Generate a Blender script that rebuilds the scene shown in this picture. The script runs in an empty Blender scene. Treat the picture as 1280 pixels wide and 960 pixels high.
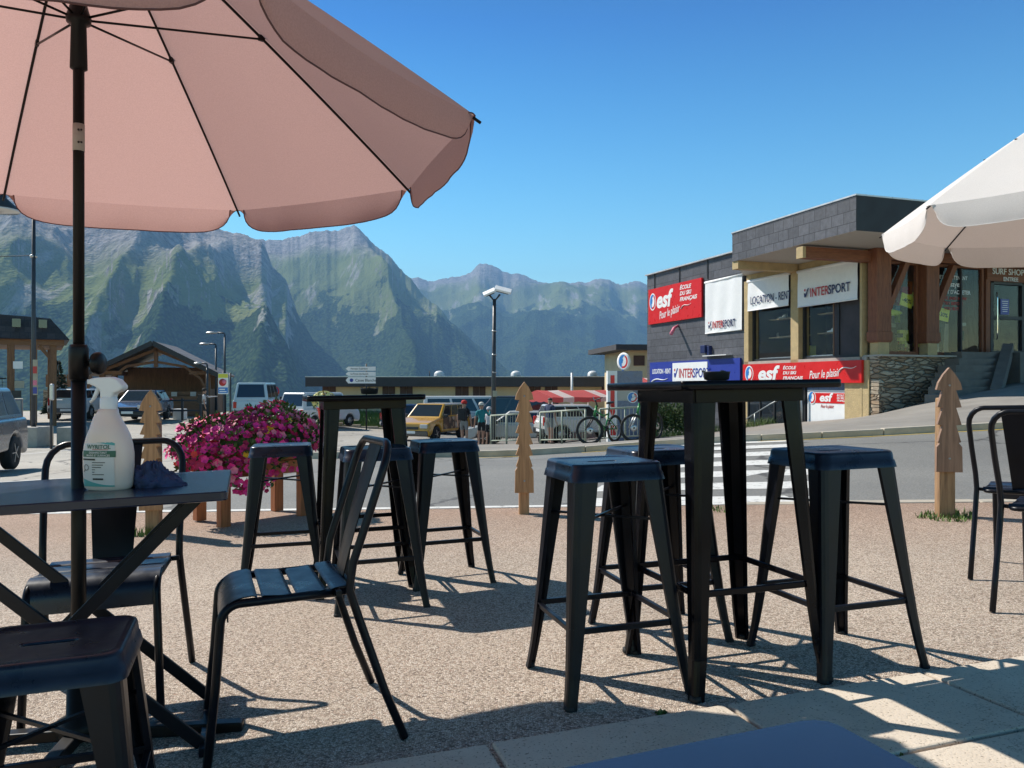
import bpy, math, random
import numpy as np
from mathutils import Vector, Matrix, noise, Euler

random.seed(7)
R = math.radians
sc = bpy.context.scene
COL = sc.collection
F = 980.0            # focal length of the 1280 px wide photograph
EYE = 0.988          # camera height above the terrace under it

# ------------------------------------------------------------------ terrain
CP = [(x, y, .03 * x - .016 * y) for x in (-5, -2.5, 0, 2.5, 5) for y in (0, 2.5, 5, 7)]
CP += [(0, 14, -.25), (-3, 14.3, -.30), (3.06, 13.64, -.01), (5.71, 13.33, .14), (8.5, 13, .32),
       (9.9, 21.5, .09), (7.9, 27.5, -.48), (5.8, 33, -.9), (11.4, 20, .62), (14.4, 22.5, .95), (16, 14, .8), (20, 25, 1.5),
       (12, 10, .42), (1.94, 20, -.60), (-.66, 26, -1.06), (0, 33, -1.55), (-3.9, 35, -1.42), (-10, 36, -1.2), (3, 36, -1.5),
       (-9, 45, -1.42), (0, 52, -1.6), (12, 52, -1.5), (-10.7, 17, -.81), (-20, 38, -.62), (-17, 37, -.73), (-18.5, 45, -.79),
       (-27, 40, -.55), (-13, 46, -.9), (-5, 20, -.6), (30, 60, -1), (-40, 70, -1.2), (40, 10, 2.0), (-30, 5, -.9),
       (-20, 0, -.6), (22, 0, .75), (0, -18, .25), (-60, 20, -1.2), (60, 40, 2.)]
_cp = np.array(CP)
def _phi(r2): return np.sqrt(r2 + 3.0)
_n = len(_cp)
_A = np.zeros((_n + 3, _n + 3))
_d = _cp[:, None, :2] - _cp[None, :, :2]
_A[:_n, :_n] = _phi((_d ** 2).sum(-1))
_A[:_n, _n] = 1; _A[:_n, _n + 1:] = _cp[:, :2]
_A[_n, :_n] = 1; _A[_n + 1:, :_n] = _cp[:, :2].T
_w = np.linalg.solve(_A, np.concatenate([_cp[:, 2], np.zeros(3)]))
def G(x, y):
    """height of the walkable ground"""
    xx = max(-75., min(75., x)); yy = max(-25., min(80., y))
    d2 = (_cp[:, 0] - xx) ** 2 + (_cp[:, 1] - yy) ** 2
    z = float((_w[:_n] * _phi(d2)).sum() + _w[_n] + _w[_n + 1] * xx + _w[_n + 2] * yy)
    return z
def slope(x, y):
    e = .3
    n = Vector((-(G(x + e, y) - G(x - e, y)) / (2 * e), -(G(x, y + e) - G(x, y - e)) / (2 * e), 1))
    return n.normalized()
def sight(px, py, lo=1.5, hi=80., off=0.):
    """where the ground lies under a direction of view"""
    t = (px - 640) / F; r = (py - 480) / F
    prev = lo; y = lo
    while y < hi:
        if EYE - r * y < G(t * y, y) + off: break
        prev = y; y += .05 if y < 12 else .25
    return t * y, y
def at(px, d):
    x = (px - 640) / F * d
    return (x, d, G(x, d))

# ------------------------------------------------------------------ mesh builder
class MB:
    def __init__(s): s.v = []; s.f = []; s.m = []; s.sm = []; s.cur = 0
    def mat(s, i): s.cur = i; return s
    def add(s, vs, fs, smooth=False, M=None):
        o = len(s.v)
        s.v += [tuple(M @ Vector(p)) for p in vs] if M is not None else [tuple(p) for p in vs]
        for f in fs:
            s.f.append([o + i for i in f]); s.m.append(s.cur); s.sm.append(smooth)
        return s
    def box(s, c, d, M=None):
        x, y, z = (k / 2 for k in d)
        vs = [(c[0] + i * x, c[1] + j * y, c[2] + k * z) for i in (-1, 1) for j in (-1, 1) for k in (-1, 1)]
        return s.add(vs, [(0, 1, 3, 2), (4, 6, 7, 5), (0, 4, 5, 1), (2, 3, 7, 6), (0, 2, 6, 4), (1, 5, 7, 3)], M=M)
    def bar(s, p, q, w, h, up=(0, 0, 1), M=None):
        p = Vector(p); q = Vector(q); d = (q - p)
        L = d.length; d.normalize(); u = Vector(up)
        if abs(d.dot(u)) > .98: u = Vector((1, 0, 0))
        x = d.cross(u).normalized(); z = x.cross(d)
        T = Matrix(((x[0], d[0], z[0], p[0]), (x[1], d[1], z[1], p[1]), (x[2], d[2], z[2], p[2]), (0, 0, 0, 1)))
        if M is not None: T = M @ T
        return s.box((0, L / 2, 0), (w, L, h), T)
    def tube(s, path, r, n=10, closed=False, cap=True, M=None, sq=False):
        P = [Vector(p) for p in path]; k = len(P)
        rr = r if isinstance(r, (list, tuple)) else [r] * k
        vs = []; ref = None
        for i, p in enumerate(P):
            a = P[(i - 1) % k] if (closed or i > 0) else p
            b = P[(i + 1) % k] if (closed or i < k - 1) else p
            t = (b - a).normalized()
            if ref is None:
                ref = Vector((0, 0, 1)) if abs(t.z) < .9 else Vector((1, 0, 0))
            x = t.cross(ref)
            if x.length < 1e-5: x = t.cross(Vector((0, 1, 0)))
            x.normalize(); y = x.cross(t).normalized(); ref = y
            for j in range(n):
                a_ = 2 * math.pi * (j + (.5 if sq else 0)) / n
                vs.append(p + (x * math.cos(a_) + y * math.sin(a_)) * rr[i])
        fs = []
        for i in range(k if closed else k - 1):
            for j in range(n):
                fs.append((i * n + j, i * n + (j + 1) % n, ((i + 1) % k) * n + (j + 1) % n, ((i + 1) % k) * n + j))
        if cap and not closed:
            fs.append(tuple(range(n))[::-1]); fs.append(tuple((k - 1) * n + j for j in range(n)))
        return s.add(vs, fs, n > 5, M)
    def lathe(s, prof, n=20, M=None, smooth=True, sx=1., sy=1.):
        vs = []; k = len(prof)
        for r, z in prof:
            for j in range(n):
                a = 2 * math.pi * j / n
                vs.append((r * math.cos(a) * sx, r * math.sin(a) * sy, z))
        fs = [(i * n + j, i * n + (j + 1) % n, (i + 1) * n + (j + 1) % n, (i + 1) * n + j) for i in range(k - 1) for j in range(n)]
        if prof[0][0] > 1e-6: fs.append(tuple(range(n))[::-1])
        if prof[-1][0] > 1e-6: fs.append(tuple((k - 1) * n + j for j in range(n)))
        return s.add(vs, fs, smooth, M)
    def prism(s, out, h0, h1, M=None):
        """2D outline (x, y), extruded along z"""
        n = len(out)
        vs = [(x, y, h0) for x, y in out] + [(x, y, h1) for x, y in out]
        fs = [tuple(range(n))[::-1], tuple(range(n, 2 * n))] + [(i, (i + 1) % n, n + (i + 1) % n, n + i) for i in range(n)]
        return s.add(vs, fs, M=M)
    def sheet(s, fn, nu, nv, smooth=True, M=None, wrap=False):
        vs = [fn(i / nu, j / nv) for i in range(nu + 1) for j in range(nv + 1)]
        fs = [(i * (nv + 1) + j, (i + 1) * (nv + 1) + j, (i + 1) * (nv + 1) + j + 1, i * (nv + 1) + j + 1) for i in range(nu) for j in range(nv)]
        return s.add(vs, fs, smooth, M)
    def ball(s, c, r, n=10, M=None):
        rx, ry, rz = r if isinstance(r, (tuple, list)) else (r, r, r)
        vs = []; fs = []; k = max(4, n // 2 + 1)
        for i in range(k + 1):
            th = math.pi * i / k
            for j in range(n):
                a = 2 * math.pi * j / n
                vs.append((c[0] + rx * math.sin(th) * math.cos(a), c[1] + ry * math.sin(th) * math.sin(a), c[2] + rz * math.cos(th)))
        for i in range(k):
            for j in range(n):
                fs.append((i * n + j, (i + 1) * n + j, (i + 1) * n + (j + 1) % n, i * n + (j + 1) % n))
        return s.add(vs, fs, True, M)
    def text(s, body, size, M, ext=.002, align='LEFT', shear=0., fat=0., wide=1., line=1.):
        c = bpy.data.curves.new('lettering', 'FONT')
        c.body = body; c.size = size; c.extrude = ext; c.align_x = align; c.shear = shear; c.offset = fat * size
        c.space_line = line; c.resolution_u = 3
        o = bpy.data.objects.new('lettering', c)
        me = o.to_mesh()
        W = Matrix.Diagonal((wide, 1, 1, 1))
        s.add([W @ v.co for v in me.vertices], [tuple(p.vertices) for p in me.polygons], False, M)
        o.to_mesh_clear(); bpy.data.objects.remove(o); bpy.data.curves.remove(c)
        return s
    def build(s, name, mats, parent=None, bevel=0., seg=2, loc=None):
        me = bpy.data.meshes.new(name)
        me.from_pydata(s.v, [], s.f)
        for m in (mats if isinstance(mats, (list, tuple)) else [mats]): me.materials.append(m)
        me.polygons.foreach_set('material_index', s.m)
        me.polygons.foreach_set('use_smooth', s.sm)
        me.update()
        o = bpy.data.objects.new(name, me); COL.objects.link(o)
        if parent is not None: o.parent = parent
        if loc is not None: o.location = loc
        if bevel:
            b = o.modifiers.new('edge', 'BEVEL'); b.width = bevel; b.segments = seg; b.limit_method = 'ANGLE'; b.angle_limit = R(40)
            b.harden_normals = False
        return o

def tag(o, label=None, cat=None, group=None, kind=None):
    if label: o['label'] = label
    if cat: o['category'] = cat
    if group: o['group'] = group
    if kind: o['kind'] = kind
    return o
def thing(name, label, cat, loc=(0, 0, 0), rz=0., group=None, tilt=None):
    o = bpy.data.objects.new(name, None); COL.objects.link(o)
    o.empty_display_size = .1
    M = Matrix.Rotation(rz, 4, 'Z')
    if tilt is not None:
        M = Vector((0, 0, 1)).rotation_difference(tilt).to_matrix().to_4x4() @ M
    o.matrix_world = Matrix.Translation(loc) @ M
    return tag(o, label, cat, group)
def copy_tree(o, parent=None):
    c = o.copy(); COL.objects.link(c)
    if parent is not None:
        c.parent = parent; c.matrix_parent_inverse = o.matrix_parent_inverse.copy()
    for ch in list(o.children): copy_tree(ch, c)
    return c
def place(o, loc, rz, tilt=None, label=None, group=None, s=1.):
    M = Matrix.Rotation(rz, 4, 'Z')
    if tilt is not None:
        M = Vector((0, 0, 1)).rotation_difference(tilt).to_matrix().to_4x4() @ M
    o.matrix_world = Matrix.Translation(loc) @ M @ Matrix.Diagonal((s, s, s, 1))
    if label: o['label'] = label
    if group: o['group'] = group
    return o
def frame(o, x, z):
    """matrix with local x along x, local y along z (for lettering on a wall)"""
    x = Vector(x).normalized(); z = Vector(z).normalized(); n = x.cross(z)
    return Matrix(((x[0], z[0], n[0], o[0]), (x[1], z[1], n[1], o[1]), (x[2], z[2], n[2], o[2]), (0, 0, 0, 1)))
def arc(c, r, a0, a1, n, ax=(1, 0, 0), ay=(0, 0, 1)):
    c = Vector(c); ax = Vector(ax); ay = Vector(ay)
    return [c + ax * (r * math.cos(R(a0 + (a1 - a0) * i / n))) + ay * (r * math.sin(R(a0 + (a1 - a0) * i / n))) for i in range(n + 1)]

# ------------------------------------------------------------------ materials
def new_mat(name):
    m = bpy.data.materials.new(name); m.use_nodes = True
    nt = m.node_tree
    return m, nt, nt.nodes['Principled BSDF']
def L(nt, a, b): nt.links.new(a, b)
def node(nt, t, **kw):
    n = nt.nodes.new(t)
    for k, v in kw.items():
        if k in n.inputs: n.inputs[k].default_value = v
        else: setattr(n, k, v)
    return n
def c4(c): return (c[0], c[1], c[2], 1.)
def coords(nt, scale=(1, 1, 1), space='Object', rot=(0, 0, 0)):
    tc = node(nt, 'ShaderNodeTexCoord'); mp = node(nt, 'ShaderNodeMapping')
    mp.inputs['Scale'].default_value = scale; mp.inputs['Rotation'].default_value = rot
    L(nt, tc.outputs[space], mp.inputs['Vector'])
    return mp.outputs['Vector']
def ramp(nt, fac, stops, interp='LINEAR'):
    r = node(nt, 'ShaderNodeValToRGB'); cr = r.color_ramp; cr.interpolation = interp
    while len(cr.elements) < len(stops): cr.elements.new(.5)
    for e, (p, c) in zip(cr.elements, stops): e.position = p; e.color = c4(c)
    L(nt, fac, r.inputs['Fac']); return r.outputs['Color']
def mixc(nt, fac, a, b, mode='MIX'):
    n = node(nt, 'ShaderNodeMix', data_type='RGBA', blend_type=mode)
    if isinstance(fac, float): n.inputs[0].default_value = fac
    else: L(nt, fac, n.inputs[0])
    for k, x in ((6, a), (7, b)):
        if isinstance(x, (tuple, list)): n.inputs[k].default_value = c4(x)
        else: L(nt, x, n.inputs[k])
    return n.outputs[2]
def bump(nt, h, strength, dist, prev=None):
    b = node(nt, 'ShaderNodeBump'); b.inputs['Strength'].default_value = strength; b.inputs['Distance'].default_value = dist
    L(nt, h, b.inputs['Height'])
    if prev is not None: L(nt, prev, b.inputs['Normal'])
    return b.outputs['Normal']
def plain(name, col, rough=.5, metal=0., var=.12, scale=6., bmp=.0, bscale=40., bdist=.01, coat=0., rvar=.1, spec=.5, stretch=(1, 1, 1)):
    m, nt, p = new_mat(name)
    v = coords(nt, stretch)
    n = node(nt, 'ShaderNodeTexNoise', Scale=scale, Detail=5., Roughness=.6); L(nt, v, n.inputs['Vector'])
    a = tuple(k * (1 - var) for k in col); b = tuple(min(1, k * (1 + var)) for k in col)
    L(nt, ramp(nt, n.outputs['Fac'], [(.3, a), (.7, b)]), p.inputs['Base Color'])
    if rvar:
        mr = node(nt, 'ShaderNodeMapRange'); L(nt, n.outputs['Fac'], mr.inputs['Value'])
        mr.inputs['From Min'].default_value = .3; mr.inputs['From Max'].default_value = .7
        mr.inputs['To Min'].default_value = max(.02, rough - rvar); mr.inputs['To Max'].default_value = min(1, rough + rvar)
        L(nt, mr.outputs['Result'], p.inputs['Roughness'])
    else: p.inputs['Roughness'].default_value = rough
    p.inputs['Metallic'].default_value = metal
    p.inputs['Specular IOR Level'].default_value = spec
    if coat: p.inputs['Coat Weight'].default_value = coat; p.inputs['Coat Roughness'].default_value = .05
    if bmp:
        n2 = node(nt, 'ShaderNodeTexNoise', Scale=bscale, Detail=4.); L(nt, v, n2.inputs['Vector'])
        L(nt, bump(nt, n2.outputs['Fac'], bmp, bdist), p.inputs['Normal'])
    return m
def wood(name, a, b, axis='z', scale=14., rough=.65):
    m, nt, p = new_mat(name)
    st = {'z': (1, 1, .07), 'x': (.07, 1, 1), 'y': (1, .07, 1)}[axis]
    v = coords(nt, st)
    n = node(nt, 'ShaderNodeTexNoise', Scale=scale, Detail=6., Roughness=.65, Distortion=.6); L(nt, v, n.inputs['Vector'])
    n2 = node(nt, 'ShaderNodeTexNoise', Scale=scale * 5, Detail=3.); L(nt, v, n2.inputs['Vector'])
    c = ramp(nt, n.outputs['Fac'], [(.3, a), (.5, tuple((x + y) / 2 for x, y in zip(a, b))), (.68, b)])
    c = mixc(nt, .35, c, ramp(nt, n2.outputs['Fac'], [(.35, tuple(k * .5 for k in a)), (.6, b)]), 'MIX')
    L(nt, c, p.inputs['Base Color']); p.inputs['Roughness'].default_value = rough
    L(nt, bump(nt, n.outputs['Fac'], .4, .004), p.inputs['Normal'])
    return m
def cloth(name, col, trans, tcol, back=None, wrinkle=.25):
    """woven fabric that lets some light through"""
    m, nt, p = new_mat(name)
    nt.nodes.remove(p)
    out = nt.nodes['Material Output']
    v = coords(nt)
    n = node(nt, 'ShaderNodeTexNoise', Scale=2.2, Detail=4., Roughness=.55); L(nt, v, n.inputs['Vector'])
    w = node(nt, 'ShaderNodeTexNoise', Scale=260., Detail=2.); L(nt, v, w.inputs['Vector'])
    base = ramp(nt, n.outputs['Fac'], [(.3, tuple(k * .93 for k in col)), (.7, col)])
    base = mixc(nt, .12, base, ramp(nt, w.outputs['Fac'], [(.35, (.25, .2, .2)), (.65, (1, 1, 1))]), 'MULTIPLY')
    tb = mixc(nt, .14, tcol, ramp(nt, w.outputs['Fac'], [(.35, (.3, .25, .25)), (.65, (1, 1, 1))]), 'MULTIPLY')
    nb = bump(nt, n.outputs['Fac'], wrinkle, .02)
    d = node(nt, 'ShaderNodeBsdfDiffuse'); t = node(nt, 'ShaderNodeBsdfTranslucent'); mx = node(nt, 'ShaderNodeMixShader')
    L(nt, base, d.inputs['Color']); L(nt, tb, t.inputs['Color']); L(nt, nb, d.inputs['Normal'])
    mx.inputs[0].default_value = trans
    L(nt, d.outputs[0], mx.inputs[1]); L(nt, t.outputs[0], mx.inputs[2]); L(nt, mx.outputs[0], out.inputs['Surface'])
    return m
def glass_mat(name, col=(.02, .025, .03), rough=.03):
    m, nt, p = new_mat(name)
    p.inputs['Base Color'].default_value = c4(col); p.inputs['Roughness'].default_value = rough
    p.inputs['Specular IOR Level'].default_value = .7
    return m
def clear_glass(name, tint=(.9, .93, .94)):
    """a real pane: part mirror, part see-through"""
    m, nt, p = new_mat(name); nt.nodes.remove(p)
    out = nt.nodes['Material Output']
    t = node(nt, 'ShaderNodeBsdfTransparent'); t.inputs['Color'].default_value = c4(tint)
    g = node(nt, 'ShaderNodeBsdfGlossy'); g.inputs['Roughness'].default_value = .02; g.inputs['Color'].default_value = (.9, .9, .9, 1)
    lw = node(nt, 'ShaderNodeLayerWeight'); lw.inputs['Blend'].default_value = .5; pw = node(nt, 'ShaderNodeMath', operation='POWER'); L(nt, lw.outputs['Facing'], pw.inputs[0]); pw.inputs[1].default_value = 4.5
    fr = node(nt, 'ShaderNodeMapRange'); L(nt, pw.outputs[0], fr.inputs['Value']); fr.inputs['To Min'].default_value = .038; fr.inputs['To Max'].default_value = .9
    mx = node(nt, 'ShaderNodeMixShader')
    L(nt, fr.outputs[0], mx.inputs[0]); L(nt, t.outputs[0], mx.inputs[1]); L(nt, g.outputs[0], mx.inputs[2])
    L(nt, mx.outputs[0], out.inputs['Surface'])
    return m

MT = {}
MT['black'] = plain('black_powder_coat', (.006, .0068, .011), .34, var=.25, scale=9, bmp=.08, bscale=420, bdist=.0005, rvar=.06, spec=.22)
MT['seatmetal'] = plain('sky_sheen_powder_coat', (.012, .017, .032), .32, var=.3, scale=14, bmp=.1, bscale=420, bdist=.0005, rvar=.09, spec=.38)  # blue sky sheen on the seats painted into the black
MT['tabletop'] = plain('sky_tinted_laminate', (.010, .016, .038), .22, var=.2, scale=5, rvar=.03, spec=.5)  # sky reflection on the tops painted in as a navy base
MT['blackgloss'] = plain('black_gloss_paint', (.004, .004, .006), .2, var=.2, scale=9, rvar=.06, spec=.13)
MT['anthracite'] = plain('anthracite_powder_coat', (.035, .036, .042), .42, var=.2, scale=12, bmp=.2, bscale=500, bdist=.0006)
MT['dark'] = plain('dark_steel', (.02, .02, .022), .5)
MT['rubber'] = plain('rubber', (.012, .012, .012), .75)
MT['galv'] = plain('galvanised_steel', (.35, .37, .37), .45, .7, var=.2, scale=30)
MT['alu'] = plain('brushed_aluminium', (.5, .5, .5), .35, .8)
MT['chrome'] = plain('bright_metal', (.7, .7, .7), .15, 1.)
MT['white'] = plain('white_paint', (.75, .75, .74), .4, var=.05)
MT['offwhite'] = plain('white_vinyl', (.78, .78, .78), .5, var=.03)
MT['red'] = plain('red_sign_vinyl', (.62, .012, .012), .35, var=.06)
MT['blue'] = plain('blue_sign_vinyl', (.025, .045, .30), .35, var=.06)
MT['logoblue'] = plain('light_blue_vinyl', (.03, .2, .55), .4, var=.04)
MT['navy'] = plain('navy_vinyl', (.012, .02, .09), .4, var=.04)
MT['inkred'] = plain('red_vinyl_letter', (.45, .03, .03), .4, var=.04)
MT['ink'] = plain('black_print', (.02, .02, .02), .5, var=.04)
MT['stucco'] = plain('ochre_roughcast', (.48, .36, .19), .9, var=.14, scale=5, bmp=.9, bscale=45, bdist=.02)
MT['cream'] = plain('cream_render', (.68, .54, .34), .9, var=.07, scale=1.2, bmp=.2, bscale=60)
MT['soffit'] = plain('painted_soffit', (.42, .40, .36), .8, var=.05)
MT['brown'] = wood('brown_stained_timber', (.13, .042, .02), (.27, .095, .042))
MT['brownx'] = wood('brown_stained_beam', (.13, .042, .02), (.27, .095, .042), 'x')
MT['shutter'] = wood('brown_shutter_boards', (.06, .025, .016), (.11, .05, .03))
MT['larch'] = wood('pale_larch', (.33, .16, .07), (.52, .29, .14))
MT['larchold'] = wood('weathered_larch', (.17, .095, .06), (.33, .20, .13))
MT['postwood'] = wood('round_post_wood', (.20, .11, .05), (.40, .24, .12), scale=20)
MT['orange'] = wood('orange_stained_pine', (.26, .075, .02), (.45, .15, .045))
MT['barn'] = wood('chalet_timber', (.10, .045, .018), (.24, .11, .045))
MT['barnx'] = wood('chalet_beam', (.10, .045, .018), (.24, .11, .045), 'x')
MT['concrete'] = plain('concrete', (.38, .35, .31), .9, var=.15, scale=5, bmp=.4, bscale=60, bdist=.01)
MT['glass'] = glass_mat('dark_car_glass')
MT['pane'] = clear_glass('window_glass')
MT['plastic'] = plain('black_plastic', (.018, .018, .02), .5)
MT['lampglass'] = glass_mat('lamp_glass', (.55, .55, .55), .1)
MT['redlight'] = plain('red_lens', (.45, .015, .01), .15, var=.05)
MT['skin'] = plain('skin', (.42, .24, .17), .55, var=.08, scale=20)
MT['yellow'] = plain('yellow_card', (.62, .6, .06), .6, var=.05)
# ------------------------------------------------------------------ ground materials
def asphalt_mat():
    m, nt, p = new_mat('asphalt')
    v = coords(nt)
    n = node(nt, 'ShaderNodeTexNoise', Scale=.35, Detail=6., Roughness=.6); L(nt, v, n.inputs['Vector'])
    g = node(nt, 'ShaderNodeTexNoise', Scale=60., Detail=3.); L(nt, v, g.inputs['Vector'])
    vo = node(nt, 'ShaderNodeTexVoronoi', Scale=110.); L(nt, v, vo.inputs['Vector'])
    c = ramp(nt, n.outputs['Fac'], [(.3, (.17, .166, .16)), (.5, (.205, .2, .19)), (.7, (.245, .237, .222))])
    c = mixc(nt, .55, c, ramp(nt, g.outputs['Fac'], [(.35, (.45, .45, .45)), (.65, (1.25, 1.25, 1.2))]), 'MULTIPLY')
    # the asphalt turns paler towards the left
    sxx = node(nt, 'ShaderNodeSeparateXYZ'); L(nt, v, sxx.inputs[0])
    mm = node(nt, 'ShaderNodeMath', operation='MULTIPLY_ADD'); L(nt, n.outputs['Fac'], mm.inputs[0]); mm.inputs[1].default_value = 2.; L(nt, sxx.outputs['X'], mm.inputs[2])
    ml = node(nt, 'ShaderNodeMapRange'); L(nt, mm.outputs[0], ml.inputs['Value']); ml.inputs['From Min'].default_value = -2.2; ml.inputs['From Max'].default_value = -4.2
    c = mixc(nt, ml.outputs['Result'], c, mixc(nt, 1., c, (1.85, 1.75, 1.62), 'MULTIPLY'))
    # tar-filled cracks
    w = node(nt, 'ShaderNodeTexVoronoi', Scale=.22, feature='DISTANCE_TO_EDGE'); 
    dn = node(nt, 'ShaderNodeTexNoise', Scale=1.2, Detail=4.); L(nt, v, dn.inputs['Vector'])
    ad = node(nt, 'ShaderNodeVectorMath', operation='MULTIPLY_ADD'); L(nt, dn.outputs['Color'], ad.inputs[0]); ad.inputs[1].default_value = (1.2, 1.2, 1.2); L(nt, v, ad.inputs[2])
    L(nt, ad.outputs[0], w.inputs['Vector'])
    c = mixc(nt, ramp(nt, w.outputs['Distance'], [(.004, (.7, .7, .7)), (.012, (0, 0, 0))]), c, (.035, .034, .034))
    L(nt, c, p.inputs['Base Color']); p.inputs['Roughness'].default_value = .72; p.inputs['Specular IOR Level'].default_value = .4
    L(nt, bump(nt, vo.outputs['Distance'], .5, .006), p.inputs['Normal'])
    return m
def aggregate_mat():
    """resin-bound pebbles, pinkish by the kerb"""
    m, nt, p = new_mat('exposed_aggregate')
    v = coords(nt)
    vo = node(nt, 'ShaderNodeTexVoronoi', Scale=145.); L(nt, v, vo.inputs['Vector'])
    vo.inputs['Randomness'].default_value = 1.
    sx = node(nt, 'ShaderNodeSeparateColor'); L(nt, vo.outputs['Color'], sx.inputs[0])
    peb = ramp(nt, sx.outputs['Red'], [(0., (.15, .115, .09)), (.22, (.46, .365, .285)), (.45, (.66, .54, .43)), (.7, (.76, .645, .53)), (.88, (.88, .79, .69)), (1., (.52, .34, .25))])
    e = node(nt, 'ShaderNodeTexVoronoi', Scale=145., feature='DISTANCE_TO_EDGE'); L(nt, v, e.inputs['Vector'])
    big = node(nt, 'ShaderNodeTexNoise', Scale=.28, Detail=5., Roughness=.6); L(nt, v, big.inputs['Vector'])
    c = mixc(nt, ramp(nt, e.outputs['Distance'], [(.02, (0, 0, 0)), (.14, (1, 1, 1))]), (.24, .185, .145), peb)
    n = node(nt, 'ShaderNodeTexNoise', Scale=.9, Detail=6., Roughness=.65); L(nt, v, n.inputs['Vector'])
    c = mixc(nt, .5, c, ramp(nt, n.outputs['Fac'], [(.32, (.82, .79, .77)), (.68, (1.12, 1.09, 1.06))]), 'MULTIPLY')
    c = mixc(nt, .6, c, ramp(nt, big.outputs['Fac'], [(.35, (.84, .82, .80)), (.6, (1.05, 1.04, 1.02))]), 'MULTIPLY')
    sp_ = node(nt, 'ShaderNodeTexNoise', Scale=2.6, Detail=3., Roughness=.8); L(nt, v, sp_.inputs['Vector'])
    c = mixc(nt, ramp(nt, sp_.outputs['Fac'], [(.70, (0, 0, 0)), (.78, (.55, .55, .55))]), c, (.20, .155, .125))
    # the strip by the road was laid with redder stone
    sep = node(nt, 'ShaderNodeSeparateXYZ'); L(nt, v, sep.inputs[0])
    nn = node(nt, 'ShaderNodeMath', operation='MULTIPLY_ADD'); L(nt, n.outputs['Fac'], nn.inputs[0]); nn.inputs[1].default_value = 1.4; L(nt, sep.outputs['Y'], nn.inputs[2])
    mr = node(nt, 'ShaderNodeMapRange'); L(nt, nn.outputs[0], mr.inputs['Value']); mr.inputs['From Min'].default_value = 5.2; mr.inputs['From Max'].default_value = 7.3
    c = mixc(nt, mr.outputs['Result'], c, mixc(nt, 1., c, (.86, .73, .67), 'MULTIPLY'))
    L(nt, c, p.inputs['Base Color']); p.inputs['Roughness'].default_value = .8; p.inputs['Specular IOR Level'].default_value = .35
    L(nt, bump(nt, e.outputs['Distance'], .8, .009), p.inputs['Normal'])
    return m
def slab_mat():
    m, nt, p = new_mat('concrete_slabs')
    v = coords(nt)
    n = node(nt, 'ShaderNodeTexNoise', Scale=3., Detail=7., Roughness=.7); L(nt, v, n.inputs['Vector'])
    sp = node(nt, 'ShaderNodeTexNoise', Scale=130., Detail=2.); L(nt, v, sp.inputs['Vector'])
    c = ramp(nt, n.outputs['Fac'], [(.3, (.54, .45, .355)), (.7, (.67, .575, .465))])
    c = mixc(nt, 1., c, ramp(nt, sp.outputs['Fac'], [(.28, (.35, .33, .3)), (.4, (1, 1, 1))]), 'MULTIPLY')
    cr = node(nt, 'ShaderNodeTexVoronoi', Scale=1.1, feature='DISTANCE_TO_EDGE')
    ad = node(nt, 'ShaderNodeVectorMath', operation='MULTIPLY_ADD'); L(nt, n.outputs['Color'], ad.inputs[0]); ad.inputs[1].default_value = (.5, .5, .5); L(nt, v, ad.inputs[2])
    L(nt, ad.outputs[0], cr.inputs['Vector'])
    c = mixc(nt, ramp(nt, cr.outputs['Distance'], [(.0008, (.6, .6, .6)), (.0035, (0, 0, 0))]), c, (.2, .165, .13))
    L(nt, c, p.inputs['Base Color']); p.inputs['Roughness'].default_value = .9
    L(nt, bump(nt, sp.outputs['Fac'], .5, .004, bump(nt, n.outputs['Fac'], .4, .01)), p.inputs['Normal'])
    return m
MT['asphalt'] = asphalt_mat(); MT['aggregate'] = aggregate_mat(); MT['slab'] = slab_mat()
MT['sidewalk'] = plain('worn_pavement_asphalt', (.245, .225, .20), .9, var=.16, scale=1.5, bmp=.5, bscale=130, bdist=.006)
MT['meadow'] = plain('meadow_ground', (.06, .09, .02), .95, var=.3, scale=.8, bmp=.6, bscale=12, bdist=.1)
MT['kerb'] = plain('kerb_stone', (.42, .37, .30), .85, var=.18, scale=4, bmp=.4, bscale=60, bdist=.006)
def paint_mat(name, col):
    m, nt, p = new_mat(name)
    v = coords(nt)
    n = node(nt, 'ShaderNodeTexNoise', Scale=14., Detail=8., Roughness=.75); L(nt, v, n.inputs['Vector'])
    L(nt, mixc(nt, ramp(nt, n.outputs['Fac'], [(.36, (1, 1, 1)), (.46, (0, 0, 0))]), col, (.2, .195, .185)), p.inputs['Base Color'])
    p.inputs['Roughness'].default_value = .7
    return m
MT['roadwhite'] = paint_mat('white_road_paint', (.64, .63, .60))
MT['roadyellow'] = paint_mat('yellow_road_paint', (.60, .40, .05))

DROP = .06
def near(x): return 6.95 - .117 * x
def far(x): return 14.0 - .117 * x

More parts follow.
